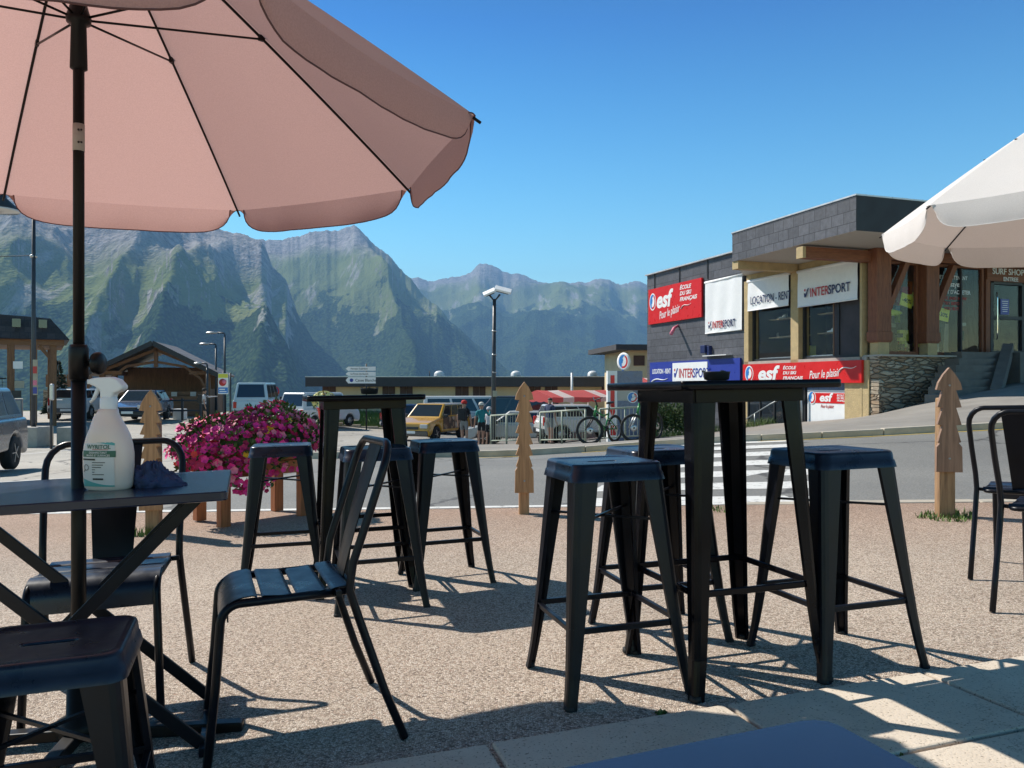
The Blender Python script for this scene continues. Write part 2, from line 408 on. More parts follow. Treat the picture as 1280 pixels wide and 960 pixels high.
# the ground: one sheet out to the valley
def spaced(a, b, step, out):
    c = list(np.arange(a, b + .01, step)); s = step; lo = [a]; hi = [b]
    while hi[-1] < out: s *= 1.6; hi.append(hi[-1] + s); lo.append(lo[-1] - s)
    return lo[:0:-1] + c + hi[1:]
xs = spaced(-70, 70, 2., 9000); ys = spaced(-20, 66, 1.5, 9000)
mb = MB()
def ground_z(x, y):
    ex = max(0, abs(x) - 70); ey = max(0, y - 64, -20 - y)
    e = math.hypot(ex, ey)
    return G(x, y) - DROP - (300 * (1 - math.exp(-e / 420.)) if e > 0 else 0)
vs = [(x, y, ground_z(x, y)) for x in xs for y in ys]
ny = len(ys)
for i in range(len(xs) - 1):
    for j in range(ny - 1):
        mb.cur = 1 if (ys[j] > 59 or abs(xs[i]) > 60) else 0
        mb.add([], [])
        mb.f.append((i * ny + j, (i + 1) * ny + j, (i + 1) * ny + j + 1, i * ny + j + 1)); mb.m.append(mb.cur); mb.sm.append(True)
mb.v = vs
tag(mb.build('ground', [MT['asphalt'], MT['meadow']]), kind='structure')

# terrace the furniture stands on
mb = MB()
def terr(u, v):
    x = -14 + 30 * u; y = -6 + (near(x) + 6) * v
    return (x, y, G(x, y))
mb.sheet(terr, 60, 40)
mb.sheet(lambda u, v: (-14 + 30 * u, near(-14 + 30 * u) + .002, G(-14 + 30 * u, near(-14 + 30 * u)) - .12 * v), 60, 1, False)
tag(mb.build('terrace_pavement', MT['aggregate']), kind='structure')
# slabs in the corner of the terrace
mb = MB()
ux, uy = Vector((.956, .293)), Vector((-.293, .956))
o = Vector((-.62, 2.06))
rnd = random.Random(4)
for r_ in range(7):
    off = rnd.random() * .75
    for k in range(-4, 9):
        a0 = o + ux * (k * .76 - off) - uy * (.46 * (r_ + 1)); w_, h_ = .744, .444
        c = [a0, a0 + ux * w_, a0 + ux * w_ + uy * h_, a0 + uy * h_]
        dz = .012 + rnd.uniform(-.002, .002)
        top = [(p.x, p.y, G(p.x, p.y) + dz) for p in c]; bot = [(p.x, p.y, G(p.x, p.y) - .03) for p in c]
        mb.add(bot + top, [(4, 5, 6, 7), (0, 1, 5, 4), (1, 2, 6, 5), (2, 3, 7, 6), (3, 0, 4, 7)])
tag(mb.build('slab_paving', MT['slab'], bevel=.006), kind='structure')

# kerbs
def kerb(name, fn, x0, x1, w, top, base, mat, step=1.):
    mb = MB(); x = x0; rr = random.Random(3)
    while x < x1:
        xe = min(x + step - .012, x1)
        q = [(x, fn(x)), (xe, fn(xe)), (xe, fn(xe) + w), (x, fn(x) + w)]
        j = rr.uniform(-.006, .006)
        mb.add([(a, b, G(a, b) - DROP - base) for a, b in q] + [(a, b, G(a, b) + top + j) for a, b in q],
               [(4, 5, 6, 7), (0, 1, 5, 4), (1, 2, 6, 5), (2, 3, 7, 6), (3, 0, 4, 7)])
        x += step
    return tag(mb.build(name, mat, bevel=.012), kind='structure')
kerb('far_kerb', far, -3.7, 22, .16, .055, .05, MT['kerb'])
kerb('terrace_kerb', lambda x: near(x) + .004, 1.9, 15.9, .15, .008, .05, MT['kerb'])

# pavement across the road
ye = [(-3.7, 15.6), (-2, 21.5), (-.6, 25.8), (0, 25.0), (1.6, 22.4), (3, 22.6), (5, 24.2), (7, 25.4), (8.4, 25.4), (9.75, 21.9), (14.5, 23.4), (23, 26)]
def yend(x): return float(np.interp(x, [a for a, b in ye], [b for a, b in ye]))
mb = MB()
def walk(u, v):
    x = -3.7 + 25.7 * u; y = far(x) + .155 + (yend(x) - far(x) - .155) * v
    return (x, y, G(x, y) + .05)
mb.sheet(walk, 60, 12)
mb.sheet(lambda u, v: (-3.7 + 25.7 * u, yend(-3.7 + 25.7 * u), G(-3.7 + 25.7 * u, yend(-3.7 + 25.7 * u)) + .05 - .2 * v), 60, 1, False)
tag(mb.build('sidewalk', MT['sidewalk']), kind='structure')

# painted markings
def patch(mb, quad, n=6, lift=.005):
    a, b, c, d = [Vector(q) for q in quad]
    def fn(u, v):
        p = (a * (1 - u) + b * u) * (1 - v) + (d * (1 - u) + c * u) * v
        return (p.x, p.y, G(p.x, p.y) - DROP + lift)
    mb.sheet(fn, n, 2, False)
mb = MB()
for i in range(7):
    x0, y0 = .52 + .33 * i, 7.32 + .99 * i
    x1 = x0 + 2.3
    patch(mb, [(x0, y0), (x1, y0 - .27), (x1 + .16, y0 + .23), (x0 + .16, y0 + .5)], 8)
tag(mb.build('crosswalk', MT['roadwhite']), kind='structure')
mb = MB()
patch(mb, [(-9, near(-9) + .42), (1.9, near(1.9) + .42), (1.9, near(1.9) + .54), (-9, near(-9) + .54)], 24)
patch(mb, [(-9, near(-9) + 4.2), (-3.4, near(-3.4) + 5.6), (-3.4, near(-3.4) + 5.7), (-9, near(-9) + 4.3)], 12)
for a, b in (((28, 569), (130, 560)), ((205, 553), (330, 549)), ((65, 557), (240, 546))):
    p = Vector(sight(*a, off=-DROP)); q = Vector(sight(*b, off=-DROP))
    d = (q - p).normalized(); n_ = Vector((-d.y, d.x)) * .12
    patch(mb, [p, q, q + n_, p + n_], 10, .006)
tag(mb.build('road_line', MT['roadwhite']), kind='structure')
mb = MB()
patch(mb, [(-.9, far(-.9) - .12), (20, far(20) - .12), (20, far(20) - .03), (-.9, far(-.9) - .03)], 40)
tag(mb.build('kerb_line', MT['roadyellow']), kind='structure')

# ------------------------------------------------------------------ mountains
def mountain_mat(name, zf, zm, seed, rockc=(.30, .28, .275)):
    """zf: forest limit, zm: top of the meadows"""
    m, nt, p = new_mat(name)
    geo = node(nt, 'ShaderNodeNewGeometry')
    v = geo.outputs['Position']
    sp = node(nt, 'ShaderNodeSeparateXYZ'); L(nt, v, sp.inputs[0])
    sn = node(nt, 'ShaderNodeSeparateXYZ'); L(nt, geo.outputs['True Normal'], sn.inputs[0])
    ns = node(nt, 'ShaderNodeTexNoise', Scale=.0022, Detail=7., Roughness=.62); 
    mp = node(nt, 'ShaderNodeMapping'); L(nt, v, mp.inputs['Vector']); mp.inputs['Location'].default_value = (seed * 100, 0, 0); mp.inputs['Scale'].default_value = (1, .55, .55)
    L(nt, mp.outputs[0], ns.inputs['Vector'])
    fine = node(nt, 'ShaderNodeTexNoise', Scale=.03, Detail=6., Roughness=.7); L(nt, v, fine.inputs['Vector'])
    tree = node(nt, 'ShaderNodeTexVoronoi', Scale=.085); L(nt, v, tree.inputs['Vector'])
    mq = node(nt, 'ShaderNodeMapping'); L(nt, v, mq.inputs['Vector']); mq.inputs['Scale'].default_value = (1, .16, .16); mq.inputs['Rotation'].default_value = (0, .12, .1)
    stk = node(nt, 'ShaderNodeTexNoise', Scale=.011, Detail=7., Roughness=.66); L(nt, mq.outputs[0], stk.inputs['Vector'])
    def hmask(z0, width, amp):
        a = node(nt, 'ShaderNodeMath', operation='MULTIPLY_ADD'); L(nt, ns.outputs['Fac'], a.inputs[0]); a.inputs[1].default_value = amp; L(nt, sp.outputs['Z'], a.inputs[2])
        b = node(nt, 'ShaderNodeMapRange'); L(nt, a.outputs[0], b.inputs['Value'])
        b.inputs['From Min'].default_value = z0 - width + amp * .5; b.inputs['From Max'].default_value = z0 + width + amp * .5
        return b.outputs['Result']
    rock = ramp(nt, fine.outputs['Fac'], [(.34, tuple(k * .4 for k in rockc)), (.5, rockc), (.66, tuple(k * 1.5 for k in rockc))])
    grass = ramp(nt, ns.outputs['Fac'], [(.35, (.115, .145, .055)), (.55, (.185, .215, .08)), (.7, (.27, .265, .14))])
    wood_ = ramp(nt, tree.outputs['Distance'], [(.1, (.075, .115, .045)), (.7, (.02, .036, .018))])
    c = mixc(nt, hmask(zm, 70, 420), grass, rock)
    scree = ramp(nt, stk.outputs['Fac'], [(.56, (0, 0, 0)), (.62, (.8, .8, .8))])
    c = mixc(nt, scree, c, mixc(nt, .5, rock, (.40, .39, .37)))
    fm = node(nt, 'ShaderNodeTexNoise', Scale=.0065, Detail=8., Roughness=.68); L(nt, mp.outputs[0], fm.inputs['Vector'])
    lim = node(nt, 'ShaderNodeMath', operation='MULTIPLY_ADD'); L(nt, fm.outputs['Fac'], lim.inputs[0]); lim.inputs[1].default_value = 760.
    l2 = node(nt, 'ShaderNodeMath', operation='MULTIPLY_ADD'); L(nt, stk.outputs['Fac'], l2.inputs[0]); l2.inputs[1].default_value = 420.; L(nt, sp.outputs['Z'], l2.inputs[2]); L(nt, l2.outputs[0], lim.inputs[2])
    fr = node(nt, 'ShaderNodeMapRange'); L(nt, lim.outputs[0], fr.inputs['Value']); fr.inputs['From Min'].default_value = zf + 590 - 12; fr.inputs['From Max'].default_value = zf + 590 + 12
    forest = fr.outputs['Result']
    # steep ground is bare
    st = node(nt, 'ShaderNodeMath', operation='MULTIPLY_ADD'); L(nt, fine.outputs['Fac'], st.inputs[0]); st.inputs[1].default_value = .35; L(nt, sn.outputs['Z'], st.inputs[2])
    sm = node(nt, 'ShaderNodeMapRange'); L(nt, st.outputs[0], sm.inputs['Value']); sm.inputs['From Min'].default_value = .72; sm.inputs['From Max'].default_value = .60
    c = mixc(nt, sm.outputs['Result'], c, rock)
    c = mixc(nt, forest, wood_, c)
    L(nt, c, p.inputs['Base Color']); p.inputs['Roughness'].default_value = 1.; p.inputs['Specular IOR Level'].default_value = 0.
    b1 = bump(nt, fine.outputs['Fac'], .6, 16., bump(nt, stk.outputs['Fac'], .45, 26.))
    L(nt, bump(nt, tree.outputs['Distance'], .6, 7., b1), p.inputs['Normal'])
    return m
def ridged(p, oct_=6):
    return noise.ridged_multi_fractal(p, 1.05, 2.1, oct_, 1., 2.)
def mountain(name, sky, crest, base, zb, amp, power, mat, seed, px0, px1, nu=300, nv=90, gully=1., spur=(), shear=.42):
    """a range: its crest stands at `crest` metres, its foot at `base`; sky gives the height of the skyline along the range"""
    sx = [a for a, b in sky]; sy = [b for a, b in sky]
    cxs = [a for a, b in crest]; cys = [b for a, b in crest]
    bxs = [a for a, b in base]; bys = [b for a, b in base]
    mb = MB()
    def fn(u, v):
        px = px0 + (px1 - px0) * u; t = (px - 640) / F
        dc = float(np.interp(px, cxs, cys)); db = float(np.interp(px, bxs, bys))
        jag = (noise.fractal(Vector((px * .045, seed, 0)), .8, 2.2, 5) * 3.2 + noise.noise(Vector((px * .35, seed, 3))) * 1.2) * gully
        zc = EYE + (480 - float(np.interp(px, sx, sy)) + jag) / F * dc
        s = v * 1.35
        if s <= 1:
            d = db + (dc - db) * s
            x = t * d
            w = min(1., s * 4) * min(1., (1 - s) * 3.5)
            q = Vector(((x + shear * d) * .00095 + seed, (d - shear * .5 * x) * .00060, seed * 2.3))
            q += Vector((noise.noise(Vector((x * .0009, d * .0009, seed))), 0, 0)) * .5
            h = (ridged(q, 4) - 1.1) * amp
            h += (ridged(Vector(((x + shear * d) * .0036 + seed, (d - shear * .5 * x) * .0022, 7)), 5) - 1.1) * amp * .19
            z = zb + (zc - zb) * s ** power + h * w
            for pxa, pxb, sa, sb, wid, hh in spur:      # buttresses running down from the crest
                cpx = pxa + (pxb - pxa) * max(0, min(1, (s - sa) / (sb - sa)))
                z += hh * math.exp(-abs((px - cpx) / wid) ** 1.4) * w
        else:
            d = dc + (s - 1) * (dc - db) * 1.1; x = t * d
            z = zc - (zc - zb) * (s - 1) * 2.4 + (ridged(Vector((x * .0011 + seed, d * .0005, 1))) - 1.1) * amp * min(1, (s - 1) * 4)
        return (x, d, z)
    mb.sheet(fn, nu, nv)
    return tag(mb.build(name, mat), kind='structure')
skyA = [(-700, 60), (-300, 120), (0, 195), (100, 238), (200, 264), (280, 289), (300, 292), (325, 300), (333, 312), (340, 332), (358, 350), (372, 392), (392, 425), (430, 462), (480, 500), (560, 560)]
skyB = [(100, 330), (280, 305), (333, 300), (355, 297), (375, 294), (400, 290), (415, 288), (428, 284), (443, 280), (452, 288), (462, 300), (480, 315), (495, 330), (515, 350), (526, 368), (547, 382), (565, 404), (590, 425), (615, 446), (650, 476), (700, 520)]
skyC = [(300, 380), (440, 350), (495, 341), (525, 348), (542, 351), (575, 347), (590, 340), (597, 332), (607, 327), (619, 331), (628, 339), (645, 342), (655, 343), (675, 351), (690, 354), (715, 353), (735, 352), (752, 349), (765, 354), (775, 355), (790, 352), (808, 355), (850, 366), (1000, 400), (1300, 440), (1700, 470)]
mountain('mountain_massif', skyA, [(-700, 2600), (300, 3200), (560, 2300)], [(-700, 1100), (560, 1250)], -330, 165, .95,
         mountain_mat('massif_slopes', 185, 405, 1), 3.1, -700, 560, 640, 250, spur=((300, 170, 1, .2, 30, 90), (215, 90, .9, .2, 26, 90), (372, 300, .9, .1, 24, 60)))
mountain('mountain_peak', skyB, [(100, 4300), (440, 4700), (520, 4300), (700, 3000)], [(100, 2100), (700, 1900)], -360, 105, .98,
         mountain_mat('peak_slopes', 335, 690, 5, (.27, .25, .245)), 9.4, 100, 700, 420, 220, spur=((443, 520, 1, .3, 26, 110), (560, 480, .8, .1, 40, 80)))
mountain('mountain_ridge', skyC, [(300, 7200), (1700, 6800)], [(300, 3300), (1700, 2600)], -420, 160, .95,
         mountain_mat('ridge_slopes', 545, 830, 8, (.26, .245, .24)), 5.7, 300, 1700, 560, 200, spur=((607, 560, 1, .2, 30, 90), (705, 640, .8, .1, 45, 160), (760, 740, 1, .3, 30, 80)))

# ------------------------------------------------------------------ light, sky, air, camera
SUN_EL, SUN_AZ = R(45), math.atan2(.552, -.834)       # direction towards the sun, from +x
sun_dir = Vector((math.cos(SUN_EL) * math.cos(SUN_AZ), math.cos(SUN_EL) * math.sin(SUN_AZ), math.sin(SUN_EL)))
ld = bpy.data.lights.new('sun', 'SUN'); ld.energy = 5.0; ld.angle = R(.55); ld.color = (1., .95, .87)
lo = bpy.data.objects.new('sun', ld); COL.objects.link(lo)
lo.rotation_euler = (-sun_dir).to_track_quat('-Z', 'Y').to_euler()
w = bpy.data.worlds.new('World'); sc.world = w; w.use_nodes = True
nt = w.node_tree; bg = nt.nodes['Background']
sky = node(nt, 'ShaderNodeTexSky', sky_type='NISHITA'); sky.sun_disc = False
sky.sun_elevation = SUN_EL; sky.sun_rotation = math.atan2(sun_dir.x, sun_dir.y)
sky.altitude = 1500; sky.air_density = 1.45; sky.dust_density = .15; sky.ozone_density = 3.2
hs = node(nt, 'ShaderNodeHueSaturation'); hs.inputs['Hue'].default_value = .49; hs.inputs['Saturation'].default_value = 1.38; hs.inputs['Value'].default_value = 1.
L(nt, sky.outputs[0], hs.inputs['Color'])
# sky gain by height: pale at the skyline, dimmed and greyed overhead to weaken blue fill
tcw = node(nt, 'ShaderNodeTexCoord'); sz = node(nt, 'ShaderNodeSeparateXYZ'); L(nt, tcw.outputs['Generated'], sz.inputs[0])
gain = ramp(nt, sz.outputs['Z'], [(0., (.74, .80, .68)), (.15, (.68, .76, .68)), (.42, (.20, .31, .455)), (.62, (.17, .155, .125)), (1., (.16, .135, .095))])
gx = node(nt, 'ShaderNodeVectorMath', operation='SCALE'); gx.inputs['Scale'].default_value = 2.; L(nt, gain, gx.inputs[0])
gm = node(nt, 'ShaderNodeVectorMath', operation='MULTIPLY'); L(nt, gx.outputs[0], gm.inputs[0]); L(nt, hs.outputs[0], gm.inputs[1])
L(nt, gm.outputs[0], bg.inputs['Color'])
bg.inputs['Strength'].default_value = .1

HAZE = True
if HAZE:
    m = bpy.data.materials.new('haze'); m.use_nodes = True; nt = m.node_tree
    nt.nodes.remove(nt.nodes['Principled BSDF'])
    pv = node(nt, 'ShaderNodeVolumePrincipled'); pv.inputs['Color'].default_value = (.30, .58, 1., 1); pv.inputs['Density'].default_value = 1.25e-4
    L(nt, pv.outputs[0], nt.nodes['Material Output'].inputs['Volume'])
    mb = MB().box((0, 4350, 410), (26000, 9700, 1780))
    tag(mb.build('haze', m), kind='stuff')

cam = bpy.data.cameras.new('camera'); co = bpy.data.objects.new('camera', cam); COL.objects.link(co)
co.location = (0, 0, EYE); co.rotation_euler = (R(90), 0, 0)
cam.sensor_width = 36.; cam.lens = 36. * F / 1280.; cam.clip_start = .03; cam.clip_end = 40000
sc.camera = co
sc.view_settings.view_transform = 'Standard'; sc.view_settings.look = 'None'; sc.view_settings.gamma = 1.; sc.view_settings.use_curve_mapping = False
sc.view_settings.exposure = .6
sc.cycles.use_denoising = True
try: sc.cycles.denoiser = 'OPENIMAGEDENOISE'
except Exception: pass
sc.cycles.max_bounces = 6; sc.cycles.volume_bounces = 0; sc.cycles.transparent_max_bounces = 12
sc.cycles.caustics_reflective = False; sc.cycles.caustics_refractive = False
# ------------------------------------------------------------------ bar stools and bar tables
def sheet_leg(sx, sy, levels, t=.004):
    """a pressed-steel corner leg: levels = (z, half-spread, arm width)"""
    mb = MB(); vs = []; k = 0
    for z, h, w_ in levels:
        r = min(.024, w_ * .45)
        sec = [(-w_, 0)] + [(-r + r * math.sin(R(a)), -r + r * math.cos(R(a))) for a in (0, 30, 60, 90)] + [(0, -w_)]
        sec += [(-.014, -w_), (-.012, -w_ + .010), (-t, -r - t), (-r - t, -t), (-w_ + .010, -.012), (-w_, -.014)]
        k = len(sec)
        vs += [(sx * (h + x), sy * (h + y), z) for x, y in sec]
    fs = []
    for i in range(len(levels) - 1):
        for j in range(k): fs.append((i * k + j, i * k + (j + 1) % k, (i + 1) * k + (j + 1) % k, (i + 1) * k + j))
    fs += [tuple(range(k)), tuple((len(levels) - 1) * k + j for j in range(k))]
    return mb.add(vs, fs)
def rsq(h, r, n=12):
    """rounded square loop, 4 * (n + 1) points"""
    out = []
    for q, (cx, cy) in enumerate(((1, 1), (-1, 1), (-1, -1), (1, -1))):
        for i in range(n + 1):
            a = R(90 * q + 90 * i / n)
            out.append((cx * (h - r) + r * math.cos(a), cy * (h - r) + r * math.sin(a)))
    return out
def loft(mb, loops, smooth=True, cap=False):
    k = len(loops[0]); vs = [p for l in loops for p in l]
    fs = [(i * k + j, i * k + (j + 1) % k, (i + 1) * k + (j + 1) % k, (i + 1) * k + j) for i in range(len(loops) - 1) for j in range(k)]
    if cap: fs.append(tuple((len(loops) - 1) * k + j for j in range(k)))
    return mb.add(vs, fs, smooth)
def stool_seat(H, hs=.155):
    mb = MB(); loops = []
    for h, z, r in ((hs + .014, -.058, .042), (hs + .009, -.034, .042), (hs + .0065, -.032, .041), (hs + .004, -.010, .04), (hs + .001, -.003, .04), (hs - .005, 0, .038), (hs - .016, -.0015, .036), (hs - .022, -.004, .034), (hs - .05, -.005, .03)):
        loops.append([(x, y, H + z) for x, y in rsq(h, r)])
    def slot(dz, g):
        out = []
        for x, y in rsq(1, .9):
            l = math.hypot(x, y); cx = x / l; cy = y / l
            out.append((.042 * (1 if cx > .05 else -1 if cx < -.05 else cx / .05) * 1. + g * cx, g * cy, H + dz))
        return out
    loops += [slot(-.0052, .020), slot(-.0056, .013), slot(-.0068, .0112), slot(-.010, .0105), slot(-.03, .010)]
    loft(mb, loops)
    # folded lower lip
    inner = [[(x, y, H - .058) for x, y in rsq(hs + .014, .042)], [(x, y, H - .056) for x, y in rsq(hs + .001, .045)], [(x, y, H - .012) for x, y in rsq(hs - .004, .044)]]
    return loft(mb, inner)
def make_stool(name, label, H, group, metal):
    t = thing(name, label, 'bar stool', group=group)
    st = stool_seat(H).build('seat', MT['seatmetal'], t)
    hf = .17 + .055 * H / .76; ht = .156
    for sx in (-1, 1):
        for sy in (-1, 1):
            lv = []
            for k in range(9):
                f = k / 8; z = (H - .03) * (1 - f)
                h = ht + (hf - .007 - ht) * f + (.007 * max(0, (f - .8) / .2) ** 1.5)
                lv.append((z, h, .079 + (.033 - .079) * min(1, f * 1.05)))
            sheet_leg(sx, sy, lv).build('leg', metal, t)
    zr = .235 * H / .76; hr = ht + (hf - .007 - ht) * (1 - zr / (H - .03)) - .010
    for a in range(4):
        c, s_ = math.cos(a * math.pi / 2), math.sin(a * math.pi / 2)
        def q(x, y, z): return (x * c - y * s_, x * s_ + y * c, z)
        mb = MB().bar(q(-hr, -hr, zr), q(hr, -hr, zr), .006, .019)
        mb.bar(q(-hr, -hr, zr + .009), q(hr, -hr, zr + .009), .016, .004)
        mb.build('foot_rung', metal, t, bevel=.0015)
    zb = H - .19; hb = ht - .006
    for s_ in (-1, 1):
        mb = MB().bar((-hb, -hb * s_, zb), (hb, hb * s_, zb + .004 * s_), .010, .008).build('cross_brace', metal, t)
    for sx in (-1, 1):
        for sy in (-1, 1):
            f = hf - .016
            MB().lathe([(.016, -.0), (.018, .004), (.016, .014)], 10, Matrix.Translation((sx * f, sy * f, 0))).build('foot_pad', MT['rubber'], t)
    return t
def make_bar_table(name, label, H, group):
    t = thing(name, label, 'bar table', group=group)
    mb = MB(); loft(mb, [[(x, y, H + z) for x, y in rsq(h, .022, 5)] for h, z in ((.28, -.028), (.297, -.028), (.3, -.024), (.3, -.003), (.297, 0), (.001, 0))])
    mb.build('tabletop', MT['blackgloss'], t)
    mb = MB()
    for a in range(4):
        c, s_ = math.cos(a * math.pi / 2), math.sin(a * math.pi / 2)
        p = (-.205 * c + .205 * s_, -.205 * s_ - .205 * c, H - .05); q = (.205 * c + .205 * s_, .205 * s_ - .205 * c, H - .05)
        mb.bar(p, q, .012, .044)
    mb.build('apron', MT['blackgloss'], t, bevel=.002)
    for sx in (-1, 1):
        for sy in (-1, 1):
            lv = []
            for k in range(9):
                f = k / 8; z = (H - .028) * (1 - f)
                lv.append((z, .205 + .048 * f + .012 * max(0, (f - .85) / .15), .078 + (.038 - .078) * f))
            sheet_leg(sx, sy, lv).build('leg', MT['blackgloss'], t)
    zr = .33; hr = .205 + .048 * (1 - zr / H) - .012
    for a in range(4):
        c, s_ = math.cos(a * math.pi / 2), math.sin(a * math.pi / 2)
        def q(x, y, z): return (x * c - y * s_, x * s_ + y * c, z)
        MB().bar(q(-hr, -hr, zr), q(hr, -hr, zr), .012, .022).build('foot_rung', MT['blackgloss'], t, bevel=.003)
    for sx in (-1, 1):
        for sy in (-1, 1):
            MB().lathe([(.018, 0), (.02, .005), (.018, .018)], 10, Matrix.Translation((sx * .25, sy * .25, 0))).build('foot_pad', MT['rubber'], t)
    return t
TL = (slope(0, 3.5) + Vector((0, 0, .8))).normalized()
def on(x, y): return (x, y, G(x, y))
gs = 'black metal stools round the bar tables'
st0 = make_stool('bar_stool', 'black metal bar stool nearest in front of the right bar table', .76, gs, MT['black'])
place(st0, on(.325, 2.71), R(16), TL)
for x, y, a, lab in ((.60, 3.23, 15, 'black metal bar stool partly hidden behind the right bar table near the crosswalk'),
                     (1.18, 2.875, 17, 'black bar stool right of the right bar table, left of the brown bollard'),
                     (-1.27, 4.36, 14, 'black bar stool in front of the flower planter, seen against its orange box'),
                     (-.665, 3.87, 17, 'black bar stool behind the tilted side chair back, under the left bar table'),
                     (-.365, 4.31, 19, 'black bar stool on the right of the left bar table, below the yellow car')):
    place(copy_tree(st0), on(x, y), R(a), TL, lab)
low = make_stool('low_stool', 'lower black metal stool in the shade beside the folding table, hand slot in its seat', .49, gs, MT['black'])
place(low, on(-.995, 1.70), R(19), TL)
gt = 'tall square bar tables'
tb0 = make_bar_table('bar_table', 'tall black square bar table on the right, ashtray on top', 1.02, gt)
place(tb0, on(.75, 2.805), R(17), TL)
place(copy_tree(tb0), on(-.80, 4.24), R(17), TL, 'tall black square bar table on the left beside the flower planter')
for i, (x, y, lab) in enumerate(((.78, 2.99, 'black ashtray on the right bar table in front of the blue sign'), (-.80, 4.40, 'black ashtray on the left bar table below the direction sign'))):
    mb = MB().lathe([(.035, 0), (.046, .004), (.050, .03), (.052, .034), (.046, .034), (.042, .012), (.001, .009)], 20)
    for k in range(3):
        a = R(40 + 120 * k); mb.box((.048 * math.cos(a), .048 * math.sin(a), .035), (.012, .012, .006))
    tag(mb.build('ashtray', MT['plastic'], loc=(x, y, G(x, y) + 1.0225 + .003)), lab, 'ashtray', 'ashtrays on the bar tables')

# ------------------------------------------------------------------ slatted tube chairs (front towards +x)
def make_chair(name, label, group, metal):
    t = thing(name, label, 'chair', group=group)
    zs = .45
    for s_ in (-1, 1):
        path = [(-.13, s_ * .188, zs - .016), (.12, s_ * .186, zs - .016)] + arc((.135, s_ * .186, zs - .071), .055, 85, 8, 6) + [(.205, s_ * .19, .22), (.232, s_ * .196, .004)]
        MB().tube(path, .0125, 8).build('leg', metal, t)
    fr = []
    for s_ in (-1, 1):
        side = [(-.305, s_ * .245, .004), (-.25, s_ * .238, .15), (-.185, s_ * .226, .36), (-.160, s_ * .222, .445), (-.172, s_ * .223, .52), (-.222, s_ * .229, .66), (-.262, s_ * .231, .775)]
        side += [(-.262 - .03 * math.sin(R(a)), s_ * (.231 - .075 * (1 - math.cos(R(a)))), .775 + .085 * math.sin(R(a))) for a in (20, 40, 60, 78, 90)]
        fr.append(side)
    MB().tube(fr[0] + fr[1][::-1], .0125, 8).build('back_frame', metal, t)
    rim = [(.14, -.18, zs - .016), (-.15, -.185, zs - .016)] + [(-.15 - .03 * math.sin(R(a)), -.185 + .03 * (1 - math.cos(R(a))), zs - .016) for a in (30, 60, 90)]
    rim += [(-p[0] * 0 + p[0], -p[1], p[2]) for p in rim[::-1]]
    mb = MB().tube(rim, .0105, 8)
    mb.bar((-.13, -.185, zs - .014), (-.13, -.225, zs - .012), .016, .016); mb.bar((-.13, .185, zs - .014), (-.13, .225, zs - .012), .016, .016)
    mb.bar((.17, -.185, zs - .05), (.17, .185, zs - .05), .004, .03)
    mb.build('seat_rim', metal, t)
    prof = [(-.170, zs - .006), (-.165, zs)] + [(-.16 + .26 * k / 8, zs + .004 - .010 * math.sin(math.pi * k / 8)) for k in range(9)]
    prof += [(.125 + .066 * math.sin(R(a)), zs - .062 + .064 * math.cos(R(a))) for a in (5, 20, 35, 50, 65, 80, 92)] + [(.193, zs - .092)]
    L_ = [0]
    for p, q in zip(prof, prof[1:]): L_.append(L_[-1] + math.hypot(q[0] - p[0], q[1] - p[1]))
    px = [p[0] for p in prof]; pz = [p[1] for p in prof]
    cuts = [(0, .062), (.074, .158), (.170, .254), (.266, L_[-1])]
    for a, b in cuts:
        def fn(u, v, dz=0.):
            l = a + (b - a) * u; edge = min(u, 1 - u) * (b - a)
            dip = -.004 * max(0, 1 - edge / .006)
            return (float(np.interp(l, L_, px)), -.193 + .386 * v, float(np.interp(l, L_, pz)) + dip + dz)
        mb = MB().sheet(lambda u, v: fn(u, v), 14, 4); mb.sheet(lambda u, v: fn(u, v, -.003), 14, 4)
        mb.build('seat_slat', MT['seatmetal'], t)
    def spl(u, v):
        z = zs - .01 + (.855 - zs + .01) * v; w_ = .065 + .025 * v
        x = -.165 - .128 * v ** 1.15 + .006 * math.cos((u - .5) * math.pi)
        return (x, (u - .5) * 2 * w_, z)
    mb = MB().sheet(spl, 6, 14); mb.sheet(lambda u, v: (spl(u, v)[0] - .003, spl(u, v)[1], spl(u, v)[2]), 6, 14)
    mb.build('back_splat', metal, t)
    return t
gc = 'black slatted tube chairs on the terrace'
ch0 = make_chair('side_chair', 'black slatted metal chair seen from the side in the middle of the terrace', gc, MT['black'])
def put_chair(o, fx, fy, face, lab=None):
    place(o, on(fx, fy), math.atan2(face[1], face[0]), slope(fx, fy), lab)
put_chair(ch0, -.685, 2.40, (-.93, -.365))
put_chair(copy_tree(ch0), -1.375, 2.66, (.302, -.953), 'dark metal chair facing forward behind the folding table with the spray bottle')
put_chair(copy_tree(ch0), 2.675, 4.01, (.62, .78), 'dark tube chair at the right edge, the farther one nearest the wooden bollard')
put_chair(copy_tree(ch0), 2.44, 3.42, (.66, .75), 'dark tube chair at the right edge, the nearer one with its back turned')

